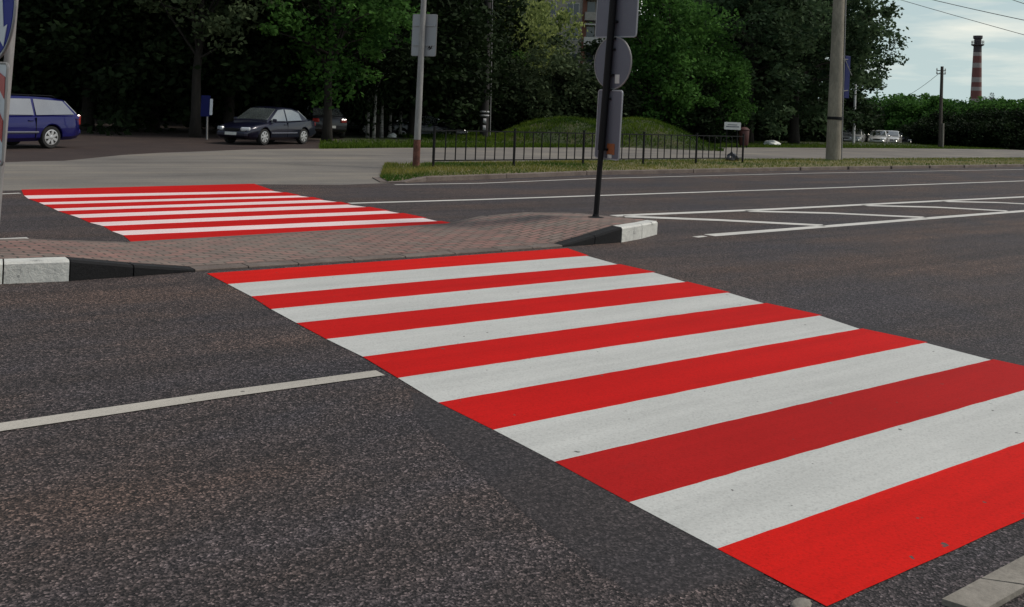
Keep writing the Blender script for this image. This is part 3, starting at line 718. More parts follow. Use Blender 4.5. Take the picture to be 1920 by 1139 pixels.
# ------------------------------------------------------------------ buildings
M_wallg = rough_mat('pale_block_wall', [(.3, (.20, .185, .165)), (.6, (.29, .27, .24))], .8, 5, .2, .9)
M_wallr = plain('rust_brick_wall', (.14, .06, .04), .9, 0, .3, 2)
M_win = plain('window_glass', (.03, .035, .045), .1, 0, .2, 1, .5)
M_frame = plain('window_frame', (.45, .44, .41), .6)
def apartment(px0, px1, d, storeys, label, mat, rot=0):
    a = GD(px0, d); b = GD(px1, d); w = (b-a).length; mid = (a+b)/2; z0 = terr(d)-.1
    ang = math.atan2((b-a).y, (b-a).x)
    t = thing('apartment_block', label, 'building', (mid.x, mid.y, z0), ang)
    H = storeys*2.9+1.2
    MB().box((0, 6, H/2), (w, 12, H)).build('wall', mat, t)
    MB().box((0, 6, H+.25), (w+.5, 12.5, .5)).build('roof', M_conc, t)
    n = int(w/2.5); cnt = 0
    for s in range(storeys):
        for k in range(n):
            x = -w/2+(k+.5)*w/n; z = 1.2+s*2.9+1.0
            if s*2.9 > d*.16: continue        # storeys far above the picture stay plain
            if k % 3 == 1:                    # balcony
                bl = MB().box((x, -.55, z-.35), (2.7, 1.1, .95)).box((x, -.6, z+1.6), (2.7, 1.2, .12)).build('balcony', M_frame if (k+s) % 2 else mat, t)
                MB().box((x-.6, -.02, z+.75), (.9, .05, 1.3)).box((x+.55, -.02, z+.75), (1.1, .05, 1.3)).build('glazing', M_win, bl)
            else:
                wf = MB().box((x, -.03, z+.45), (1.5, .06, 1.5)).build('window', M_frame, t)
                MB().box((x-.35, -.07, z+.45), (.6, .03, 1.35)).box((x+.35, -.07, z+.45), (.6, .03, 1.35)).build('pane', M_win, wf)
    for k in range(1, 3):
        MB().box((-w/2+k*w/3, -.12, H/2), (.5, .24, H-.1)).build('pier', M_wallr, t)
    return t
apartment(915, 1175, 112, 9, 'pale grey apartment block with windows and balconies behind the olive trees', M_wallg)
apartment(-150, 330, 92, 5, 'apartment block glimpsed through the leaves of the shaded grove on the left', M_wallg)

# ------------------------------------------------------------------ chimney
ch_d = 420; cb = GD(1829, ch_d, -.96)
chm = thing('factory_chimney', 'tall red and white banded factory chimney on the right skyline', 'chimney', cb)
M_cr = plain('chimney_red', (.15, .055, .048), .8, 0, .25, .3); M_cwh = plain('chimney_white', (.27, .24, .23), .8, 0, .2, .3); M_cd = plain('chimney_dark', (.05, .04, .045), .8)
mpp_ = ch_d/FPX
zt = lambda y: EYE+(244-y)*mpp_+.96          # height above chimney base for picture row y
rad = lambda z: 2.75-(z/zt(68))*1.25
bands = [(244+25, 186, M_cwh), (186, 171, M_cr), (171, 164, M_cwh), (164, 155, M_cr), (155, 146, M_cwh), (146, 128, M_cr), (128, 119, M_cwh), (119, 106, M_cr), (106, 99, M_cwh), (99, 86, M_cd)]
for y0, y1, m in bands:
    z0, z1 = max(0, zt(y0)), zt(y1)
    MB().lathe([(rad(z0), z0), (rad(z1), z1)], 28).build('band', m, chm, 40)
z0 = zt(88); MB().lathe([(1.7, z0), (2.6, z0+.5), (2.6, z0+.9), (1.5, z0+.9)], 24).build('gallery', M_cd, chm, 40)
mb = MB()
for k in range(14):
    q = k*2*math.pi/14; mb.tube([(2.5*math.cos(q), 2.5*math.sin(q), z0+.8), (2.5*math.cos(q), 2.5*math.sin(q), z0+2.3)], .08, 5)
for hgt in (1.6, 2.3): mb.tube([(2.5*math.cos(k*math.pi/12), 2.5*math.sin(k*math.pi/12), z0+hgt) for k in range(25)], .08, 5)
mb.build('railing', M_cd, chm)
z1 = zt(68); MB().lathe([(1.45, z0+.9), (1.45, z1-1.6), (1.9, z1-1.2), (1.9, z1), (1.3, z1)], 24).build('cap', M_cd, chm, 40)
chm.rotation_euler = (0, R(-1.2), 0)

# ------------------------------------------------------------------ poles
def perp(a, b):
    return (b-a).normalized()
def pole_pts(x0, y0, x1, y1, z, ext=0, d=None):
    a = G(x0, y0, z) if d is None else P(x0, y0, d)
    D = depth(a); b = P(x1, y1, D); v = b-a
    return a, a+v*(1+ext), v.normalized(), D
def local(root, mb, name, mat, smooth=None, label=None):
    o = mb.build(name, mat, root, smooth); o.data.transform(Matrix.Translation(-root.location))
    if label: o['label'] = label
    return o
# concrete pole on the verge
a, b, v, D = pole_pts(1562, 302, 1573, 0, .08, .55)
t = thing('concrete_pole', 'thick weathered concrete pole standing on the grass verge right of the railing', 'pole', a)
mb = MB(); L = (b-a).length
mb.tube([a-v*.3, a+v*.0, a+v*L], [.315, .30, .19], 20)
o = local(t, mb, 'shaft', M_pole_c, 50)
w0 = a+v*((302-222)*D/FPX); mb = MB().tube([w0-v*.06, w0+v*.0, w0+v*.06], [.30, .305, .30], 20); local(t, mb, 'band', M_black, 50)
side = cw(1, 0, 0)
cbl = MB(); cbl.tube([a+side*.315+cw(0, -.1)-cw(0, 0)+v*.05, a+side*.29+cw(0, -.1)+v*2.0, a+side*.225+cw(0, -.1)+v*(L*.95)], .022, 6); local(t, cbl, 'conduit', M_steel)
mb = MB()
for q, (yy, xx) in enumerate(((262, -3), (248, 4), (120, 2), (60, -4))):
    w0 = a+v*((302-yy)*D/FPX)+cw(xx*D/FPX, -.31+.0009*(302-yy), 0); mb.box(w0, (.10, .01, .30), Matrix.Rotation(-YAW, 3, 'Z'))
# blue sign beside the concrete pole
s0 = P(1583, 104, D+.15); s1 = P(1596, 104, D+.15)
bs = thing('blue_sign', 'dark blue narrow sign mounted on the right side of the concrete pole', 'sign', P(1588, 145, D+.2))
hgt = 80*D/FPX; wdt = .38
Mr = Matrix.Rotation(-YAW+R(38), 3, 'Z')
mb = MB().bbox(bs.location, (wdt, .04, hgt), .02, Mr); local(bs, mb, 'panel', M_darkblue)
mb = MB().tube([P(1578, 98, D), P(1588, 120, D+.05), P(1597, 142, D+.1)], .02, 6).tube([P(1576, 172, D), P(1590, 170, D+.1)], .02, 6).tube([P(1576, 112, D), P(1590, 112, D+.1)], .02, 6); local(bs, mb, 'bracket', M_steel)
# light metal pole
a, b, v, D = pole_pts(1600, 268, 1605.5, 118, 0, .0)
t = thing('metal_pole', 'thin pale metal pole between the concrete pole and the hedge', 'pole', a)
local(t, MB().tube([a, a+(b-a)*.3, b], [.13, .12, .075], 12), 'shaft', plain('pale_pole', (.55, .55, .55), .6), 50)
local(t, MB().lathe([(.09, 0), (.10, .05), (.05, .12)], 12, c=b), 'cap', M_steel, 50)
# thin wooden pole on the right
a, b, v, D = pole_pts(1762, 277, 1766.5, 125, 0, 0)
t = thing('wooden_pole', 'thin dark wooden utility pole in front of the hedge on the right', 'pole', a)
local(t, MB().tube([a, b], [.15, .12], 10), 'shaft', M_wood, 50)
mid = a+(b-a)*.30; local(t, MB().tube([a+cw(.16, -.14), mid+cw(.16, -.14)], [.10, .09], 8), 'footing', M_conc, 50, 'pale concrete stub strapped to the pole')
for yy in (133, 139):
    q = a+(b-a)*((277-yy)/152); local(t, MB().tube([q-side*.45, q+side*.3], .035, 6), 'crossarm', M_wood)
    for xx in (-.42, .27): local(t, MB().lathe([(.04, 0), (.06, .06), (.04, .14), (.02, .18)], 8, c=q+side*xx+Vector((0, 0, .03))), 'insulator', M_plate, 40)
wtop = a+(b-a)*.945
# dark utility pole
a, b, v, D = pole_pts(908, 240, 914.5, 0, 0, .6, d=50.5)
a.z = -.1
t = thing('utility_pole', 'dark utility pole with white paper notices at the left foot of the mound', 'pole', a)
local(t, MB().tube([a, b], [.24, .17], 14), 'shaft', plain('dark_pole', (.022, .02, .02), .9), 50)
M_paper = plain('paper', (.40, .40, .42), .8, 0, .3, 6)
def ringat(y0, y1, part, mat, rr=.245, arc=(200, 320)):
    p0 = a+v*((243-y0)*D/FPX); p1 = a+v*((243-y1)*D/FPX); mb = MB(); n = 8
    base_q = math.atan2(-cy_, -sy_)
    for p in (p0, p1):
        for k in range(n+1):
            q = base_q+R(arc[0]-260+(arc[1]-arc[0])*k/n); mb.v.append((p.x+rr*math.cos(q), p.y+rr*math.sin(q), p.z))
    for k in range(n): mb.f.append((k, k+1, n+2+k, n+1+k))
    o = local(t, mb, part, mat, 60); m_ = o.modifiers.new('solid', 'SOLIDIFY'); m_.thickness = .006; return o
ringat(186, 189, 'notice', M_paper, .262, (190, 330)); ringat(193, 196, 'notice', M_paper, .262, (190, 330)); ringat(200, 209, 'notice', M_paper, .258, (250, 285)); ringat(213, 222, 'notice', M_paper, .258, (245, 280))
local(t, MB().tube([a+side*.33+v*.1, a+side*.30+v*3.9, a+side*.27+v*6.4, a+side*.24+v*9], .028, 6), 'conduit', M_steel)
# grey sign post at the end of the railing
a, b, v, D = pole_pts(780, 313, 794.5, 0, .06, .12)
t = thing('sign_post', 'grey post with rusty foot and square grey sign back, left of the railing', 'sign post', a)
k = (313-262)*D/FPX
local(t, MB().tube([a-v*.1, a+v*k], .092, 14), 'foot', M_rust, 50, 'rusty brown lower end of the post')
local(t, MB().tube([a+v*k, b], [.086, .068], 14), 'shaft', M_steel, 50)
def panel(root, c, w, h, nrm, up, thick, mat, name='panel', disc=False, rim=None, inset=.02):
    nrm = Vector(nrm).normalized(); up = (up-nrm*up.dot(nrm)).normalized(); rt = up.cross(nrm)
    mb = MB(); c = Vector(c); n = 40 if disc else 24
    pts = []
    if disc:
        pts = [(w/2*math.cos(2*math.pi*i/n), h/2*math.sin(2*math.pi*i/n)) for i in range(n)]
    else:
        rr = .035
        for cx, cz, q0 in ((w/2-rr, h/2-rr, 0), (-w/2+rr, h/2-rr, 90), (-w/2+rr, -h/2+rr, 180), (w/2-rr, -h/2+rr, 270)):
            for i in range(6): q = R(q0+i*18); pts.append((cx+rr*math.cos(q), cz+rr*math.sin(q)))
        n = len(pts)
    for off in (-thick/2, thick/2):
        for x, z in pts: mb.v.append(tuple(c+rt*x+up*z+nrm*off))
    mb.f = [tuple(range(n-1, -1, -1)), tuple(range(n, 2*n))]+[(i, (i+1) % n, n+(i+1) % n, n+i) for i in range(n)]
    o = local(root, mb, name, mat)
    if rim:
        loop = [c+rt*x+up*z for x, z in pts]+[c+rt*pts[0][0]+up*pts[0][1]]
        local(root, MB().tube(loop, .012, 5, False), 'rim', rim, 60)
    return rt, up
# square back plate; seen from behind, so the post is nearer to us than the plate
nrm = cw(.35, 1).normalized()
cc = P(795.5, 66.5, D+.10)
rt, up = panel(t, cc, .68, 78*D/FPX, cw(.38, 1), v, .02, M_signback2, rim=M_steel)
local(t, MB().box(cc-nrm*.03+up*.25, (.6, .03, .04), Matrix.Rotation(-YAW-.36, 3, 'Z')).box(cc-nrm*.03-up*.25, (.6, .03, .04), Matrix.Rotation(-YAW-.36, 3, 'Z')), 'bracket', M_signback2)
scr = MB(); sg = 1 if rt.dot(cw(1, 0)) > 0 else -1
for k_, (x0, z0, x1, z1) in enumerate(((.12, -.36, .17, -.27), (.17, -.27, .19, -.36), (.19, -.36, .24, -.26), (.13, -.31, .25, -.33), (.15, -.38, .22, -.30))):
    scr.tube([cc-nrm*.014+rt*x0*sg+up*z0, cc-nrm*.014+rt*x1*sg+up*z1], .009, 4)
local(t, scr, 'graffiti', M_black)
# central sign pole
base = G(1117, 409, .185); D = depth(base)
tp = P(1150, 0, D); v = (tp-base).normalized()
t = thing('traffic_sign_pole', 'slim black pole on the brick island carrying three grey sign backs one above the other', 'sign post', base)
local(t, MB().tube([base-v*.05, base+(tp-base)*1.28], .038, 12), 'pole', M_black, 50)
local(t, MB().tube([base+(tp-base)*.31, base+(tp-base)*1.27], .050, 12), 'upper_pole', M_black, 50)  # thicker black upper length of the pole, along the plates
local(t, MB().lathe([(.11, -.01), (.11, .012), (.05, .02), (.035, .06)], 16, c=base), 'base_plate', M_kblack, 40)
px_m = D/FPX
fwd = Vector((1, 0, 0))           # plates face along the road
def on_pole(y): return base+v*((409-y)*px_m)
Mbp = fwd
def cplate(yc, hpx, w, off, mat, **k):
    c = on_pole(yc)+fwd*.055+Vector((0, -off, 0))
    return c, panel(t, c, w, hpx*px_m, fwd, v, .012, mat, **k)
c1, (rt1, up1) = cplate(16, 104, .80, .03, M_signback, name='square_plate', rim=M_signback2)
c2, (rt2, up2) = cplate(117, 98, .72, .03, M_signback, name='round_plate', disc=True, rim=M_steel)
c3, (rt3, up3) = cplate(233, 128, .47, .05, M_signback, name='long_plate', rim=M_signback2)
panel(t, c1+fwd*.010, .78, 102*px_m, fwd, v, .003, M_bluesign, name='sign_face')
panel(t, c2+fwd*.010, .70, 96*px_m, fwd, v, .003, M_bluesign, name='sign_face', disc=True)
panel(t, c3+fwd*.010, .45, 126*px_m, fwd, v, .003, M_wsign, name='sign_face')
for yy in (40, 72, 92, 140, 168, 185, 280): 
    c = on_pole(yy)+fwd*.03
    local(t, MB().box(c, (.05, .16, .03)), 'clamp', M_black)
# stickers: small pale one on the round plate, orange and white one low on the long plate
def sticker(c, w, h, mat): local(t, MB().box(c, (.003, w, h), None), 'sticker', mat)
sticker(c2-fwd*.0085+Vector((0, -.115, 0))-up2*.22, .085, .12, M_plate)
M_or = plain('orange_sticker', (.26, .075, .02), .6, 0, .35, 25)
sticker(c3-fwd*.0085+Vector((0, -.075, 0))-up3*.33, .15, .15, M_or)
sticker(c3-fwd*.0085+Vector((0, -.06, 0))-up3*.425, .08, .055, M_plate)

# blue keep-right sign at the left edge
base = G(-16, 500, .18); D = depth(base); top = P(24, 20, D)
v = (top-base).normalized()
t = thing('keep_right_sign', 'round blue sign with white arrow above a red and white striped plate', 'sign', base)
local(t, MB().tube([base-v*.05, base+(top-base)*1.25], .035, 14), 'pole', M_steel, 50)
px_m = D/FPX
view = cw((0-960)/FPX, 1).normalized()
nrm = -(Matrix.Rotation(R(-71.5), 3, 'Z') @ view)       # turned well away from us, facing the traffic from the left
cc = P(-7, 15, D)-view*.06
rt, up = panel(t, cc, 2*98*px_m, 2*98*px_m, nrm, v, .012, M_wsign, name='round_plate', disc=True, rim=M_steel)
if rt.dot(cw(1, 0)) < 0: rt = -rt
Rr = 98*px_m
panel(t, cc+nrm*.009, 2*Rr*.95, 2*Rr*.95, nrm, v, .004, M_bluesign, name='blue_face', disc=True)
arr = [(.02, .84), (.24, .84), (.54, -.38), (.72, -.33), (.58, -.74), (.18, -.50), (.34, -.44)]
mb = MB()
for off in (.012, .016):
    for x, z in arr: mb.v.append(tuple(cc+nrm*off+rt*x*Rr+up*z*Rr))
n = len(arr); mb.f = [tuple(range(n-1, -1, -1)), tuple(range(n, 2*n))]+[(i, (i+1) % n, n+(i+1) % n, n+i) for i in range(n)]
local(t, mb, 'arrow', M_wsign)
pc = P(-6, 212, D)-view*.05; ph = 186*px_m; pw = .38
panel(t, pc, pw, ph, nrm, v, .012, M_wsign, name='striped_plate', rim=M_steel)
for k_ in range(-2, 4):
    z0 = k_*.34
    pts = [(-pw/2+.02, z0), (-pw/2+.02, z0+.17), (pw/2-.02, z0-.05), (pw/2-.02, z0-.22)]
    pts = [(x, max(-ph/2+.02, min(ph/2-.02, z))) for x, z in pts]
    if abs(pts[0][1]-pts[1][1])+abs(pts[2][1]-pts[3][1]) < .02: continue
    mb = MB()
    for off in (.008, .011):
        for x, z in pts: mb.v.append(tuple(pc+nrm*off+rt*x+up*z))
    mb.f = [(3, 2, 1, 0), (4, 5, 6, 7), (0, 1, 5, 4), (1, 2, 6, 5), (2, 3, 7, 6), (3, 0, 4, 7)]
    local(t, mb, 'red_stripe', M_redsign)

# small blue sign under the trees
p0 = G(388, 262, 0); D = depth(p0)
t = thing('blue_sign', 'small blue sign on a short post in the shade between the two blue cars', 'sign', p0)
local(t, MB().tube([p0, P(389, 181, D)], .035, 8), 'post', M_steel, 50)
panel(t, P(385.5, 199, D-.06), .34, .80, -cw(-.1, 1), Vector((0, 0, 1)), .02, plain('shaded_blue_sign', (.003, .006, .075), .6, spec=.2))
panel(t, P(396, 201, D-.05), .10, .62, -cw(-.1, 1), Vector((0, 0, 1)), .02, M_wsign, name='side_panel')

# white notice board and the red bin by it
p0 = GD(1374, 55, 0); D = 55; px_m = D/FPX
t = thing('notice_board', 'small white notice board on two short legs right of the mound', 'notice board', p0)
panel(t, P(1373.5, 236.5, D), 31*px_m, 14*px_m, -cw(0, 1), Vector((0, 0, 1)), .05, plain('board_white', (.62, .62, .60), .6))
for x in (-.3, .3): local(t, MB().tube([p0+cw(x, .03), p0+cw(x, .03)+Vector((0, 0, 1.0))], .035, 8), 'leg', M_black)
local(t, MB().box(P(1373.5, 238, D-.035), (24*px_m, .008, .05), Matrix.Rotation(-YAW, 3, 'Z')).box(P(1373.5, 234.5, D-.035), (18*px_m, .008, .04), Matrix.Rotation(-YAW, 3, 'Z')), 'print', M_signback)
p0 = GD(1396.5, 55.5, 0)
t = thing('litter_bin', 'dark red metal bin just right of the white notice board', 'bin', p0)
M_dr = plain('dark_red_paint', (.055, .012, .010), .6, 0, .25)
local(t, MB().lathe([(.22, .12), (.27, .2), (.30, .95), (.28, 1.0)], 18, c=p0), 'drum', M_dr, 40)
local(t, MB().lathe([(.31, 1.0), (.32, 1.05), (.18, 1.16), (.02, 1.2)], 18, c=p0), 'lid', M_dr, 40)
local(t, MB().tube([p0+cw(-.18, 0), p0+cw(-.18, 0)+Vector((0, 0, .2))], .03, 6).tube([p0+cw(.18, 0), p0+cw(.18, 0)+Vector((0, 0, .2))], .03, 6), 'stand', M_black)

def boulder(px, py, w, h, label, mat, d=None):
    b = bmesh.new(); bmesh.ops.create_icosphere(b, subdivisions=4, radius=1)
    for v_ in b.verts:
        c = v_.co; k_ = 1+.10*math.sin(c.x*3.1+px)+.08*math.sin(c.y*4.3+1)+.05*math.sin(c.z*7+c.x*5)
        z_ = c.z*k_; z_ = max(z_, -.25)
        v_.co = Vector((c.x*k_*w/2, c.y*k_*w*.38, z_*h*.8))
    me = bpy.data.meshes.new('boulder'); b.to_mesh(me); b.free()
    o = link('boulder', me, mat, smooth=True); o.location = G(px, py, 0); o.rotation_euler = (0, 0, -YAW)
    return tag(o, label, 'boulder')
M_bw = rough_mat('whitewashed_stone', [(.3, (.62, .63, .60)), (.6, (.82, .83, .79))], 2, 12, .4, .85, True)
boulder(1448, 272, 1.15, .36, 'smooth white boulder lying at the far edge of the path, left of the concrete pole', M_bw)
boulder(735, 257, .42, .22, 'small white painted stone in the grass left of the grey sign post', M_bw)
boulder(1512, 262, .35, .22, 'tiny white stone close left of the concrete pole', M_bw)

# ------------------------------------------------------------------ railing
fb = [G(812, 316, .10), G(1392, 307, .10)]
t = thing('railing', 'low black metal railing with upright bars along the grass verge', 'fence', fb[0])
dirf = (fb[1]-fb[0]); Lf_ = Vector((dirf.x, dirf.y, 0)).length; ux = Vector((dirf.x, dirf.y, 0)).normalized()
angf = math.atan2(ux.y, ux.x); Mf = Matrix.Rotation(angf, 3, 'Z'); NB = 5; bay = Lf_/NB
tilt = Vector((0, 0, 1))
for i in range(NB+1):
    p = fb[0]+ux*bay*i; p.z = 0
    mb = MB().bbox(p+Vector((0, 0, .53)), (.055, .055, 1.14), .008, Mf).box(p+Vector((0, 0, 1.108)), (.07, .07, .014), Mf)
    local(t, mb, 'post', M_black)
for i in range(NB):
    p0 = fb[0]+ux*(bay*i+.03); p1 = fb[0]+ux*(bay*(i+1)-.03); p0.z = p1.z = 0; m_ = (p0+p1)/2
    for z in (1.03, .29):
        local(t, MB().box(m_+Vector((0, 0, z)), (bay-.062, .035, .03), Mf), 'rail', M_black)
    for k_ in range(1, 8):
        q = p0.lerp(p1, k_/8); local(t, MB().box(q+Vector((0, 0, .66)), (.023, .023, .708), Mf), 'bar', M_black)
# dark rubbish sack at the right end of the railing
b = bmesh.new(); bmesh.ops.create_icosphere(b, subdivisions=4, radius=1)
for v_ in b.verts:
    c = v_.co; k_ = 1+.12*math.sin(c.x*5+c.z*4)+.1*math.sin(c.y*6+2); nz_ = c.z
    v_.co = Vector((c.x*k_*.27*(1-.45*max(0, nz_)), c.y*k_*.2, max(-.5, nz_*k_)*.22))
me = bpy.data.meshes.new('rubbish_sack'); b.to_mesh(me); b.free()
o = link('rubbish_sack', me, plain('black_plastic', (.015, .015, .02), .35), smooth=True); o.location = G(1373, 303, .10)+Vector((0, 0, .1))
tag(o, 'small black sack lying in the grass at the right end of the railing', 'sack')

# ------------------------------------------------------------------ overhead wires
M_wire = plain('wire', (.03, .03, .032), .6)
def wire(p0, p1, sag, label, r_=.014, group='overhead wires'):
    n = 14; pts = [p0.lerp(p1, i/n)+Vector((0, 0, -sag*4*(i/n)*(1-i/n))) for i in range(n+1)]
    o = MB().tube(pts, r_, 5).build('overhead_wire', M_wire); return tag(o, label, 'wire', group)
def lineext(x0, y0, d0, x1, y1, d1, e0, e1):
    a, b = P(x0, y0, d0), P(x1, y1, d1); return a-(b-a)*e0, b+(b-a)*e1
wire(*lineext(1700, 2, 48, 1905, 60, 44, .6, .6), .05, 'lowest overhead wire crossing the sky above the chimney')
wire(*lineext(1756, 0, 40, 1914, 35, 36, .6, .6), .05, 'middle overhead wire in the upper right corner')
wire(*lineext(1896, -3, 40, 1920, 5, 40, 3, 3), .05, 'short piece of overhead wire at the very corner of the sky')
e = P(1640, 205, 95); wire(wtop, e, .5, 'thin slack wire running left from the wooden pole', .018)

# ------------------------------------------------------------------ cars
def car_paint(name, col, rough=.28):
    return plain(name, col, rough, .35, .08, 3, .55)
def cut_arches(me, xs, r_, W_):
    """wheel arches cut out of the body with a boolean, evaluated without operators"""
    tmp = bpy.data.objects.new('tmp', me); COL.objects.link(tmp); cs = []
    for x in xs:
        cb_ = MB().lathe([(r_, -W_), (r_, W_)], 28, 'y', (x, 0, .31)).mesh('cut'); c_ = bpy.data.objects.new('cut', cb_); COL.objects.link(c_); cs.append(c_)
        m_ = tmp.modifiers.new('b', 'BOOLEAN'); m_.object = c_; m_.operation = 'DIFFERENCE'; m_.solver = 'EXACT'
    dg = bpy.context.evaluated_depsgraph_get(); dg.update()
    out = bpy.data.meshes.new_from_object(tmp.evaluated_get(dg))
    for c_ in cs: bpy.data.objects.remove(c_)
    bpy.data.objects.remove(tmp); return out
CARS = {}
def car_meshes(style):
    if style in CARS: return CARS[style]
    if style == 'sedan':
        L_, Wd, H, zb = 4.3, .86, 1.46, .90; xf, xr = 1.27, -1.25
        st = [(-2.15, .42, .62, .80, .70), (-2.08, .30, .64, .95, .79), (-1.75, .22, .66, 1.0, .84), (-1.2, .2, .68, .96, .86), (-.3, .19, .68, .92, .87), (.6, .19, .67, .90, .87), (1.05, .2, .67, .87, .86), (1.6, .2, .64, .78, .83), (2.0, .24, .56, .68, .76), (2.12, .34, .5, .60, .66)]
        cab = [(-1.62, .97), (-1.05, 1.36), (-.6, 1.44), (-.1, 1.46), (.25, 1.42), (1.08, .90)]
        wins = [[(.92, .93), (.30, 1.34), (-.08, 1.38), (-.08, .93)], [(-.16, .93), (-.16, 1.38), (-.62, 1.36), (-1.02, 1.24), (-1.12, .96)]]
    elif style == 'wagon':
        L_, Wd, H, zb = 4.7, .88, 1.42, .90; xf, xr = 1.42, -1.28
        st = [(-2.3, .42, .60, .84, .74), (-2.24, .28, .62, .93, .80), (-2.0, .24, .64, .95, .85), (-1.3, .22, .66, .94, .88), (-.3, .2, .66, .92, .88), (.6, .2, .65, .90, .88), (1.1, .2, .65, .88, .87), (1.7, .2, .62, .78, .84), (2.15, .24, .55, .70, .78), (2.3, .34, .5, .60, .68)]
        cab = [(-2.22, .93), (-1.82, 1.36), (-1.4, 1.41), (-.6, 1.43), (.3, 1.42), (.6, 1.38), (1.3, .90)]
        wins = [[(1.12, .93), (.58, 1.33), (.22, 1.36), (.22, .93)], [(.14, .93), (.14, 1.36), (-.72, 1.37), (-.72, .93)], [(-.80, .93), (-.80, 1.37), (-1.74, 1.33), (-2.05, .96)]]
    else:
        L_, Wd, H, zb = 4.4, .90, 1.85, 1.02; xf, xr = 1.4, -1.25
        st = [(-2.15, .42, .62, .9, .80), (-2.1, .28, .66, 1.03, .86), (-1.8, .24, .7, 1.03, .89), (-.6, .22, .7, 1.02, .90), (.8, .22, .7, 1.0, .90), (1.3, .22, .68, .98, .88), (1.8, .22, .64, .88, .84), (2.12, .32, .56, .72, .74)]
        cab = [(-2.1, 1.02), (-1.98, 1.78), (-1.4, 1.84), (.3, 1.84), (.75, 1.76), (1.55, 1.0)]
        wins = [[(1.35, 1.06), (.72, 1.68), (.3, 1.72), (.3, 1.06)], [(.2, 1.06), (.2, 1.72), (-.75, 1.72), (-.75, 1.06)], [(-.85, 1.06), (-.85, 1.72), (-1.85, 1.68), (-1.95, 1.06)]]
    zroof = H; tw = Wd*.70; bw = Wd*.93
    def yz(z): return bw+(tw-bw)*max(0, (z-zb))/(zroof-zb)
    mb = MB(); n = 12
    for x, zl, zm, zt_, w in st:
        pts = [(0, zl), (w*.86, zl), (w*.98, zl+.1), (w, zm-.08), (w*.99, zm+.04), (w*.955, zt_-.05), (w*.86, zt_), (0, zt_+.035)]
        ring = pts+[(-a, b) for a, b in pts[-2:0:-1]]
        for a, b in ring: mb.v.append((x, a, b))
    m_ = 14
    for i in range(len(st)-1):
        for k_ in range(m_): mb.f.append((i*m_+k_, i*m_+(k_+1) % m_, (i+1)*m_+(k_+1) % m_, (i+1)*m_+k_))
    mb.f.append(tuple(range(m_-1, -1, -1))); mb.f.append(tuple((len(st)-1)*m_+k_ for k_ in range(m_)))
    body = cut_arches(mb.mesh('body'), (xf, xr), .37, 1.3)
    def sm(me, ang=38):
        me.polygons.foreach_set('use_smooth', [True]*len(me.polygons)); me.set_sharp_from_angle(angle=R(ang)); return me
    sm(body)
    out = [('body', body, 'paint')]
    # cabin shell
    mb = MB()
    for x, z in cab:
        w = yz(z); z0 = zb-.06
        ww = min(w, bw)
        for a, b in ((bw*.99, z0), (yz(max(zb, z-.05)), max(z0+.01, z-.05)), (ww*.92, z), (0, z+.02), (-ww*.92, z), (-yz(max(zb, z-.05)), max(z0+.01, z-.05)), (-bw*.99, z0)): mb.v.append((x, a, b))
    for i in range(len(cab)-1):
        for k_ in range(7): mb.f.append((i*7+k_, i*7+(k_+1) % 7, (i+1)*7+(k_+1) % 7, (i+1)*7+k_))
    mb.f.append(tuple(range(6, -1, -1))); mb.f.append(tuple((len(cab)-1)*7+k_ for k_ in range(7)))
    out.append(('cabin', sm(mb.mesh('cabin'), 30), 'paint'))
    for sgn in (1, -1):
        for wv in wins:
            mb = MB(); nn = len(wv)
            for off in (-.02, .007):
                for x, z in wv: mb.v.append((x, sgn*(yz(z)+off), z))
            mb.f = [tuple(range(nn-1, -1, -1)), tuple(range(nn, 2*nn))]+[(i, (i+1) % nn, nn+(i+1) % nn, nn+i) for i in range(nn)]
            out.append(('side_window', mb.mesh('side_window'), 'glass'))
    # windscreens: slanting panels just proud of the shell
    def screen(p, q, name):
        (x0, z0), (x1, z1) = p, q; d = Vector((x1-x0, 0, z1-z0)); L2 = d.length; d.normalize(); nr = Vector((-d.z, 0, d.x))
        if nr.z < 0: nr = -nr
        mb = MB(); pts = []
        for t_ in (.10, .5, .90):
            c = Vector((x0, 0, z0))+d*L2*t_; wv = yz(c.z)*.90 if c.z > zb else bw*.88
            pts.append([c+Vector((0, k_*wv, .018*(1-k_*k_))) for k_ in (-1, -.5, 0, .5, 1)])
        for off in (.03, .004):
            for row in pts:
                for v_ in row: mb.v.append(tuple(v_+nr*off))
        for i in range(2):
            for j in range(4):
                mb.f.append((i*5+j, i*5+j+1, (i+1)*5+j+1, (i+1)*5+j)); mb.f.append((15+i*5+j, 15+(i+1)*5+j, 15+(i+1)*5+j+1, 15+i*5+j+1))
        per = [0, 1, 2, 3, 4, 9, 14, 13, 12, 11, 10, 5]
        for i in range(12): a_, b_ = per[i], per[(i+1) % 12]; mb.f.append((a_, b_, b_+15, a_+15))
        return (name, sm(mb.mesh(name), 60), 'glass')
    out.append(screen(cab[-1], cab[-2], 'windscreen')); out.append(screen(cab[0], cab[1], 'rear_window'))
    # lamps
    fx = st[-1][0]; rx = st[0][0]
    for sgn in (1, -1):
        Mh = Matrix.Rotation(sgn*R(28), 3, 'Z')
        out.append(('headlight', MB().bbox((fx-.06, sgn*.56, .60), (.16, .36, .15), .04, Mh).mesh('headlight'), 'lamp'))
        Mh = Matrix.Rotation(-sgn*R(16), 3, 'Z')
        if style == 'sedan': out.append(('tail_light', MB().bbox((rx+.03, sgn*.62, .80), (.12, .30, .17), .03, Mh).mesh('tail_light'), 'tail'))
        else: out.append(('tail_light', MB().bbox((rx+.04, sgn*.70, .80), (.14, .16, .30), .03, Mh).mesh('tail_light'), 'tail'))
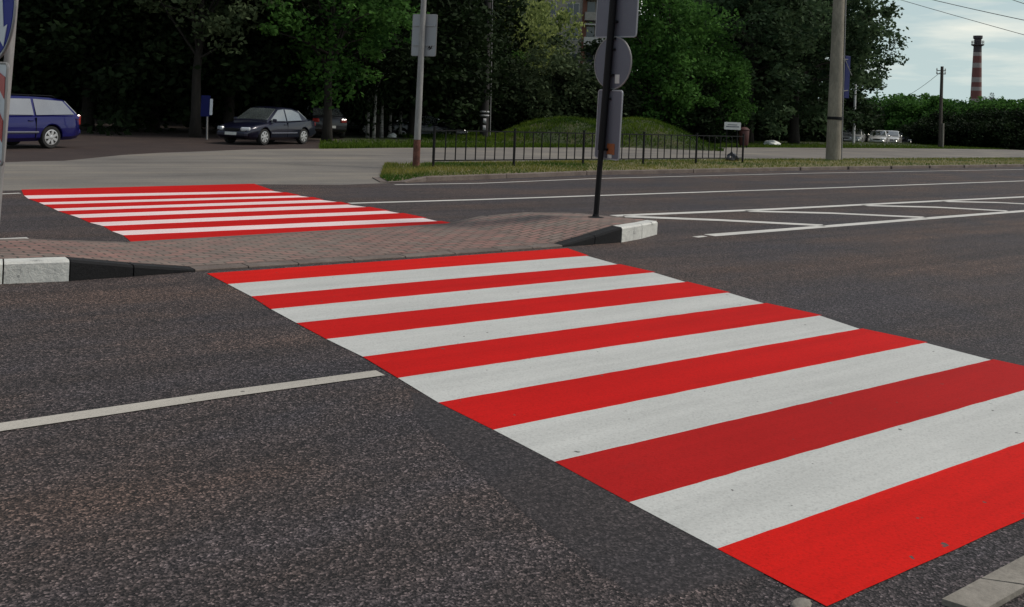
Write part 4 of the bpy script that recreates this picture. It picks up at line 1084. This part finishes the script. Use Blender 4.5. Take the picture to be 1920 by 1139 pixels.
        mz = zb+.05; out.append(('mirror', MB().bbox((cab[-1][0]-.28, sgn*(bw+.10), mz), (.10, .18, .12), .03).mesh('mirror'), 'paint'))
        # door gaps, handles, sill trim
        xs_ = [w[0][0] for w in wins]
        for w in wins[:-1]:
            xg = w[-1][0]-.04; out.append(('door_gap', MB().box((xg, sgn*(Wd*.985), .58), (.012, .045, .56)).mesh('door_gap'), 'black'))
            out.append(('door_handle', MB().bbox((xg+.16, sgn*(Wd*1.0), .78), (.16, .03, .03), .008).mesh('door_handle'), 'paint'))
        out.append(('side_trim', MB().bbox((.07, sgn*(Wd*1.0), .46), (abs(xf-xr)-.86, .03, .05), .01).mesh('side_trim'), 'grey'))
        if style == 'wagon': out.append(('roof_rail', MB().tube([(.35, sgn*tw*.86, 1.44), (.25, sgn*tw*.86, 1.475), (-1.5, sgn*tw*.86, 1.465), (-1.6, sgn*tw*.86, 1.42)], .014, 6).mesh('roof_rail'), 'black'))
        for x in (xf, xr):
            ar = []
            for k_ in range(13):
                q = R(15+k_*12.5); ar.append((x+.385*math.cos(q), sgn*(Wd*.985-.02*abs(math.cos(q))), .31+.385*math.sin(q)))
            out.append(('wheel_arch', MB().tube(ar, .022, 5).mesh('wheel_arch'), 'paint'))
    out.append(('front_bumper', MB().bbox((fx-.02, 0, .40), (.20, 1.36, .20), .06).mesh('front_bumper'), 'paint'))
    out.append(('rear_bumper', MB().bbox((rx+.02, 0, .46), (.22, 1.50, .20), .06).mesh('rear_bumper'), 'paint'))
    out.append(('grille', MB().bbox((fx+.015, 0, .57), (.06, .62, .11), .02).mesh('grille'), 'black'))
    out.append(('number_plate', MB().bbox((fx+.085, 0, .42), (.02, .52, .11), .006).mesh('number_plate'), 'plate'))
    out.append(('number_plate', MB().bbox((rx-.09, 0, .52), (.02, .52, .11), .006).mesh('number_plate'), 'plate'))
    # wheels
    ty = MB().lathe([(.20, -.09), (.29, -.10), (.31, -.07), (.315, 0), (.31, .07), (.29, .10), (.20, .09)], 30, 'y').mesh('wheel'); sm(ty, 50)
    rim = MB(); ns = 7
    rim.lathe([(.215, .06), (.215, .092), (.19, .098), (.185, .06)], 28, 'y'); rim.lathe([(.06, .05), (.06, .10), (.03, .108)], 12, 'y')
    for k_ in range(ns):
        q = 2*math.pi*k_/ns; d = Vector((math.cos(q), 0, math.sin(q))); s_ = Vector((-math.sin(q), 0, math.cos(q)))
        vs_ = []
        for rr_, w_ in ((.045, .032), (.20, .040)):
            for yy in (.07, .097): vs_ += [d*rr_+s_*w_+Vector((0, yy, 0)), d*rr_-s_*w_+Vector((0, yy, 0))]
        rim.add(vs_, [(0, 1, 5, 4), (2, 6, 7, 3), (0, 4, 6, 2), (1, 3, 7, 5), (4, 5, 7, 6), (0, 2, 3, 1)])
    rm = rim.mesh('rim'); bk = MB().lathe([(.19, .03), (.19, .045)], 20, 'y').mesh('disc')
    CARS[style] = (out, ty, rm, bk, xf, xr, Wd); return CARS[style]
def car(style, loc, head, paint_m, label, cat='car', name='parked_car', group='parked cars', full=True):
    out, ty, rm, bk, xf, xr, Wd = car_meshes(style)
    mats = {'paint': paint_m, 'glass': M_glass, 'lamp': M_lamp, 'tail': M_tail, 'black': M_black, 'plate': M_plate, 'grey': M_signback}
    t = thing(name, label, cat, loc, head, group)
    skip = () if full else ('door_gap', 'door_handle', 'wheel_arch', 'roof_rail', 'number_plate', 'side_trim')
    for nm_, me, mk_ in out:
        if nm_ in skip: continue
        if not me.materials: me.materials.append(None)
        o = bpy.data.objects.new(nm_, me); COL.objects.link(o); o.parent = t
        o.material_slots[0].link = 'OBJECT'; o.material_slots[0].material = mats[mk_]
    for x in (xf, xr):
        for sgn in (1, -1):
            w = bpy.data.objects.new('wheel', ty); COL.objects.link(w); w.parent = t; w.location = (x, sgn*(Wd-.12), .315)
            if sgn < 0: w.rotation_euler = (0, 0, math.pi)
            if not ty.materials: ty.materials.append(M_rubber); rm.materials.append(M_alloy); bk.materials.append(M_black)
            rr_ = bpy.data.objects.new('rim', rm); COL.objects.link(rr_); rr_.parent = w
            if full: dd = bpy.data.objects.new('hub_backing', bk); COL.objects.link(dd); dd.parent = w
    return t
def hd(hx, hy): d = cw(hx, hy); return math.atan2(d.y, d.x)
def place(px, py, off, z=0.0): return G(px, py, z)
blue = car_paint('blue_car_paint', (.003, .0025, .10)); navy = car_paint('navy_car_paint', (.006, .006, .022)); silver = car_paint('silver_car_paint', (.42, .42, .43))
whitep = car_paint('white_car_paint', (.60, .60, .58)); blackp = car_paint('black_car_paint', (.012, .012, .016)); greyp = car_paint('grey_car_paint', (.12, .125, .13)); redp = car_paint('dark_red_car_paint', (.12, .02, .02))
# estate at left: rear wheel touches the ground at picture point (100, 279)
def by_wheel(style, px, py, hx, hy, wheel, side_):
    """location of the car centre so that the given wheel stands at the picture point"""
    _, _, _, _, xf, xr, Wd = car_meshes(style); h_ = hd(hx, hy); x = xf if wheel == 'f' else xr
    p = G(px, py, -.01); off = Matrix.Rotation(h_, 3, 'Z') @ Vector((x, side_*(Wd-.02), 0)); return p-off, h_
l, h_ = by_wheel('wagon', 96, 279, -.42, -.9, 'r', 1)
car('wagon', l, h_, blue, 'blue estate car with silver wheels parked at the left edge of the photo')
l, h_ = by_wheel('sedan', 496, 273, -.38, -.93, 'f', 1)
sal = car('sedan', l, h_, navy, 'dark blue saloon car with bright alloy wheels standing under the bright green tree')
sal.scale = (.95, .95, .93)
car('sedan', GD(603, 45, -.01), hd(-.4, 1), blackp, 'black car parked right behind the dark blue saloon car')
car('wagon', GD(645, 51, -.01), hd(-1, -.1), blackp, 'black car deep in the shade right of the dark blue saloon car')
car('sedan', GD(800, 51, -.25), hd(1, .15), blackp, 'dark car with bright glints behind the left end of the railing')
car('van', GD(1566, 92, terr(92)-.01), hd(.15, -1), greyp, 'pale grey van half hidden behind the concrete pole', 'van', 'parked_van', full=False)
far = [(1604, 100, whitep, 'sedan', 'white car at the foot of the thin pale metal pole'), (1626, 104, silver, 'wagon', 'silver car second from the left in the distant row right of the concrete pole'),
       (1650, 101, whitep, 'wagon', 'white car in the middle of the distant row'), (1674, 105, whitep, 'sedan', 'white car at the right end of the bright distant row'),
       (1700, 108, blackp, 'wagon', 'dark car at the end of the distant row beside the hedge'), (1748, 108, greyp, 'sedan', 'grey car just left of the thin wooden pole')]
for px, d, m_, s_, l in far: car(s_, GD(px, d-8, terr(d-8)), hd(-.5, -1), m_, l, full=False)
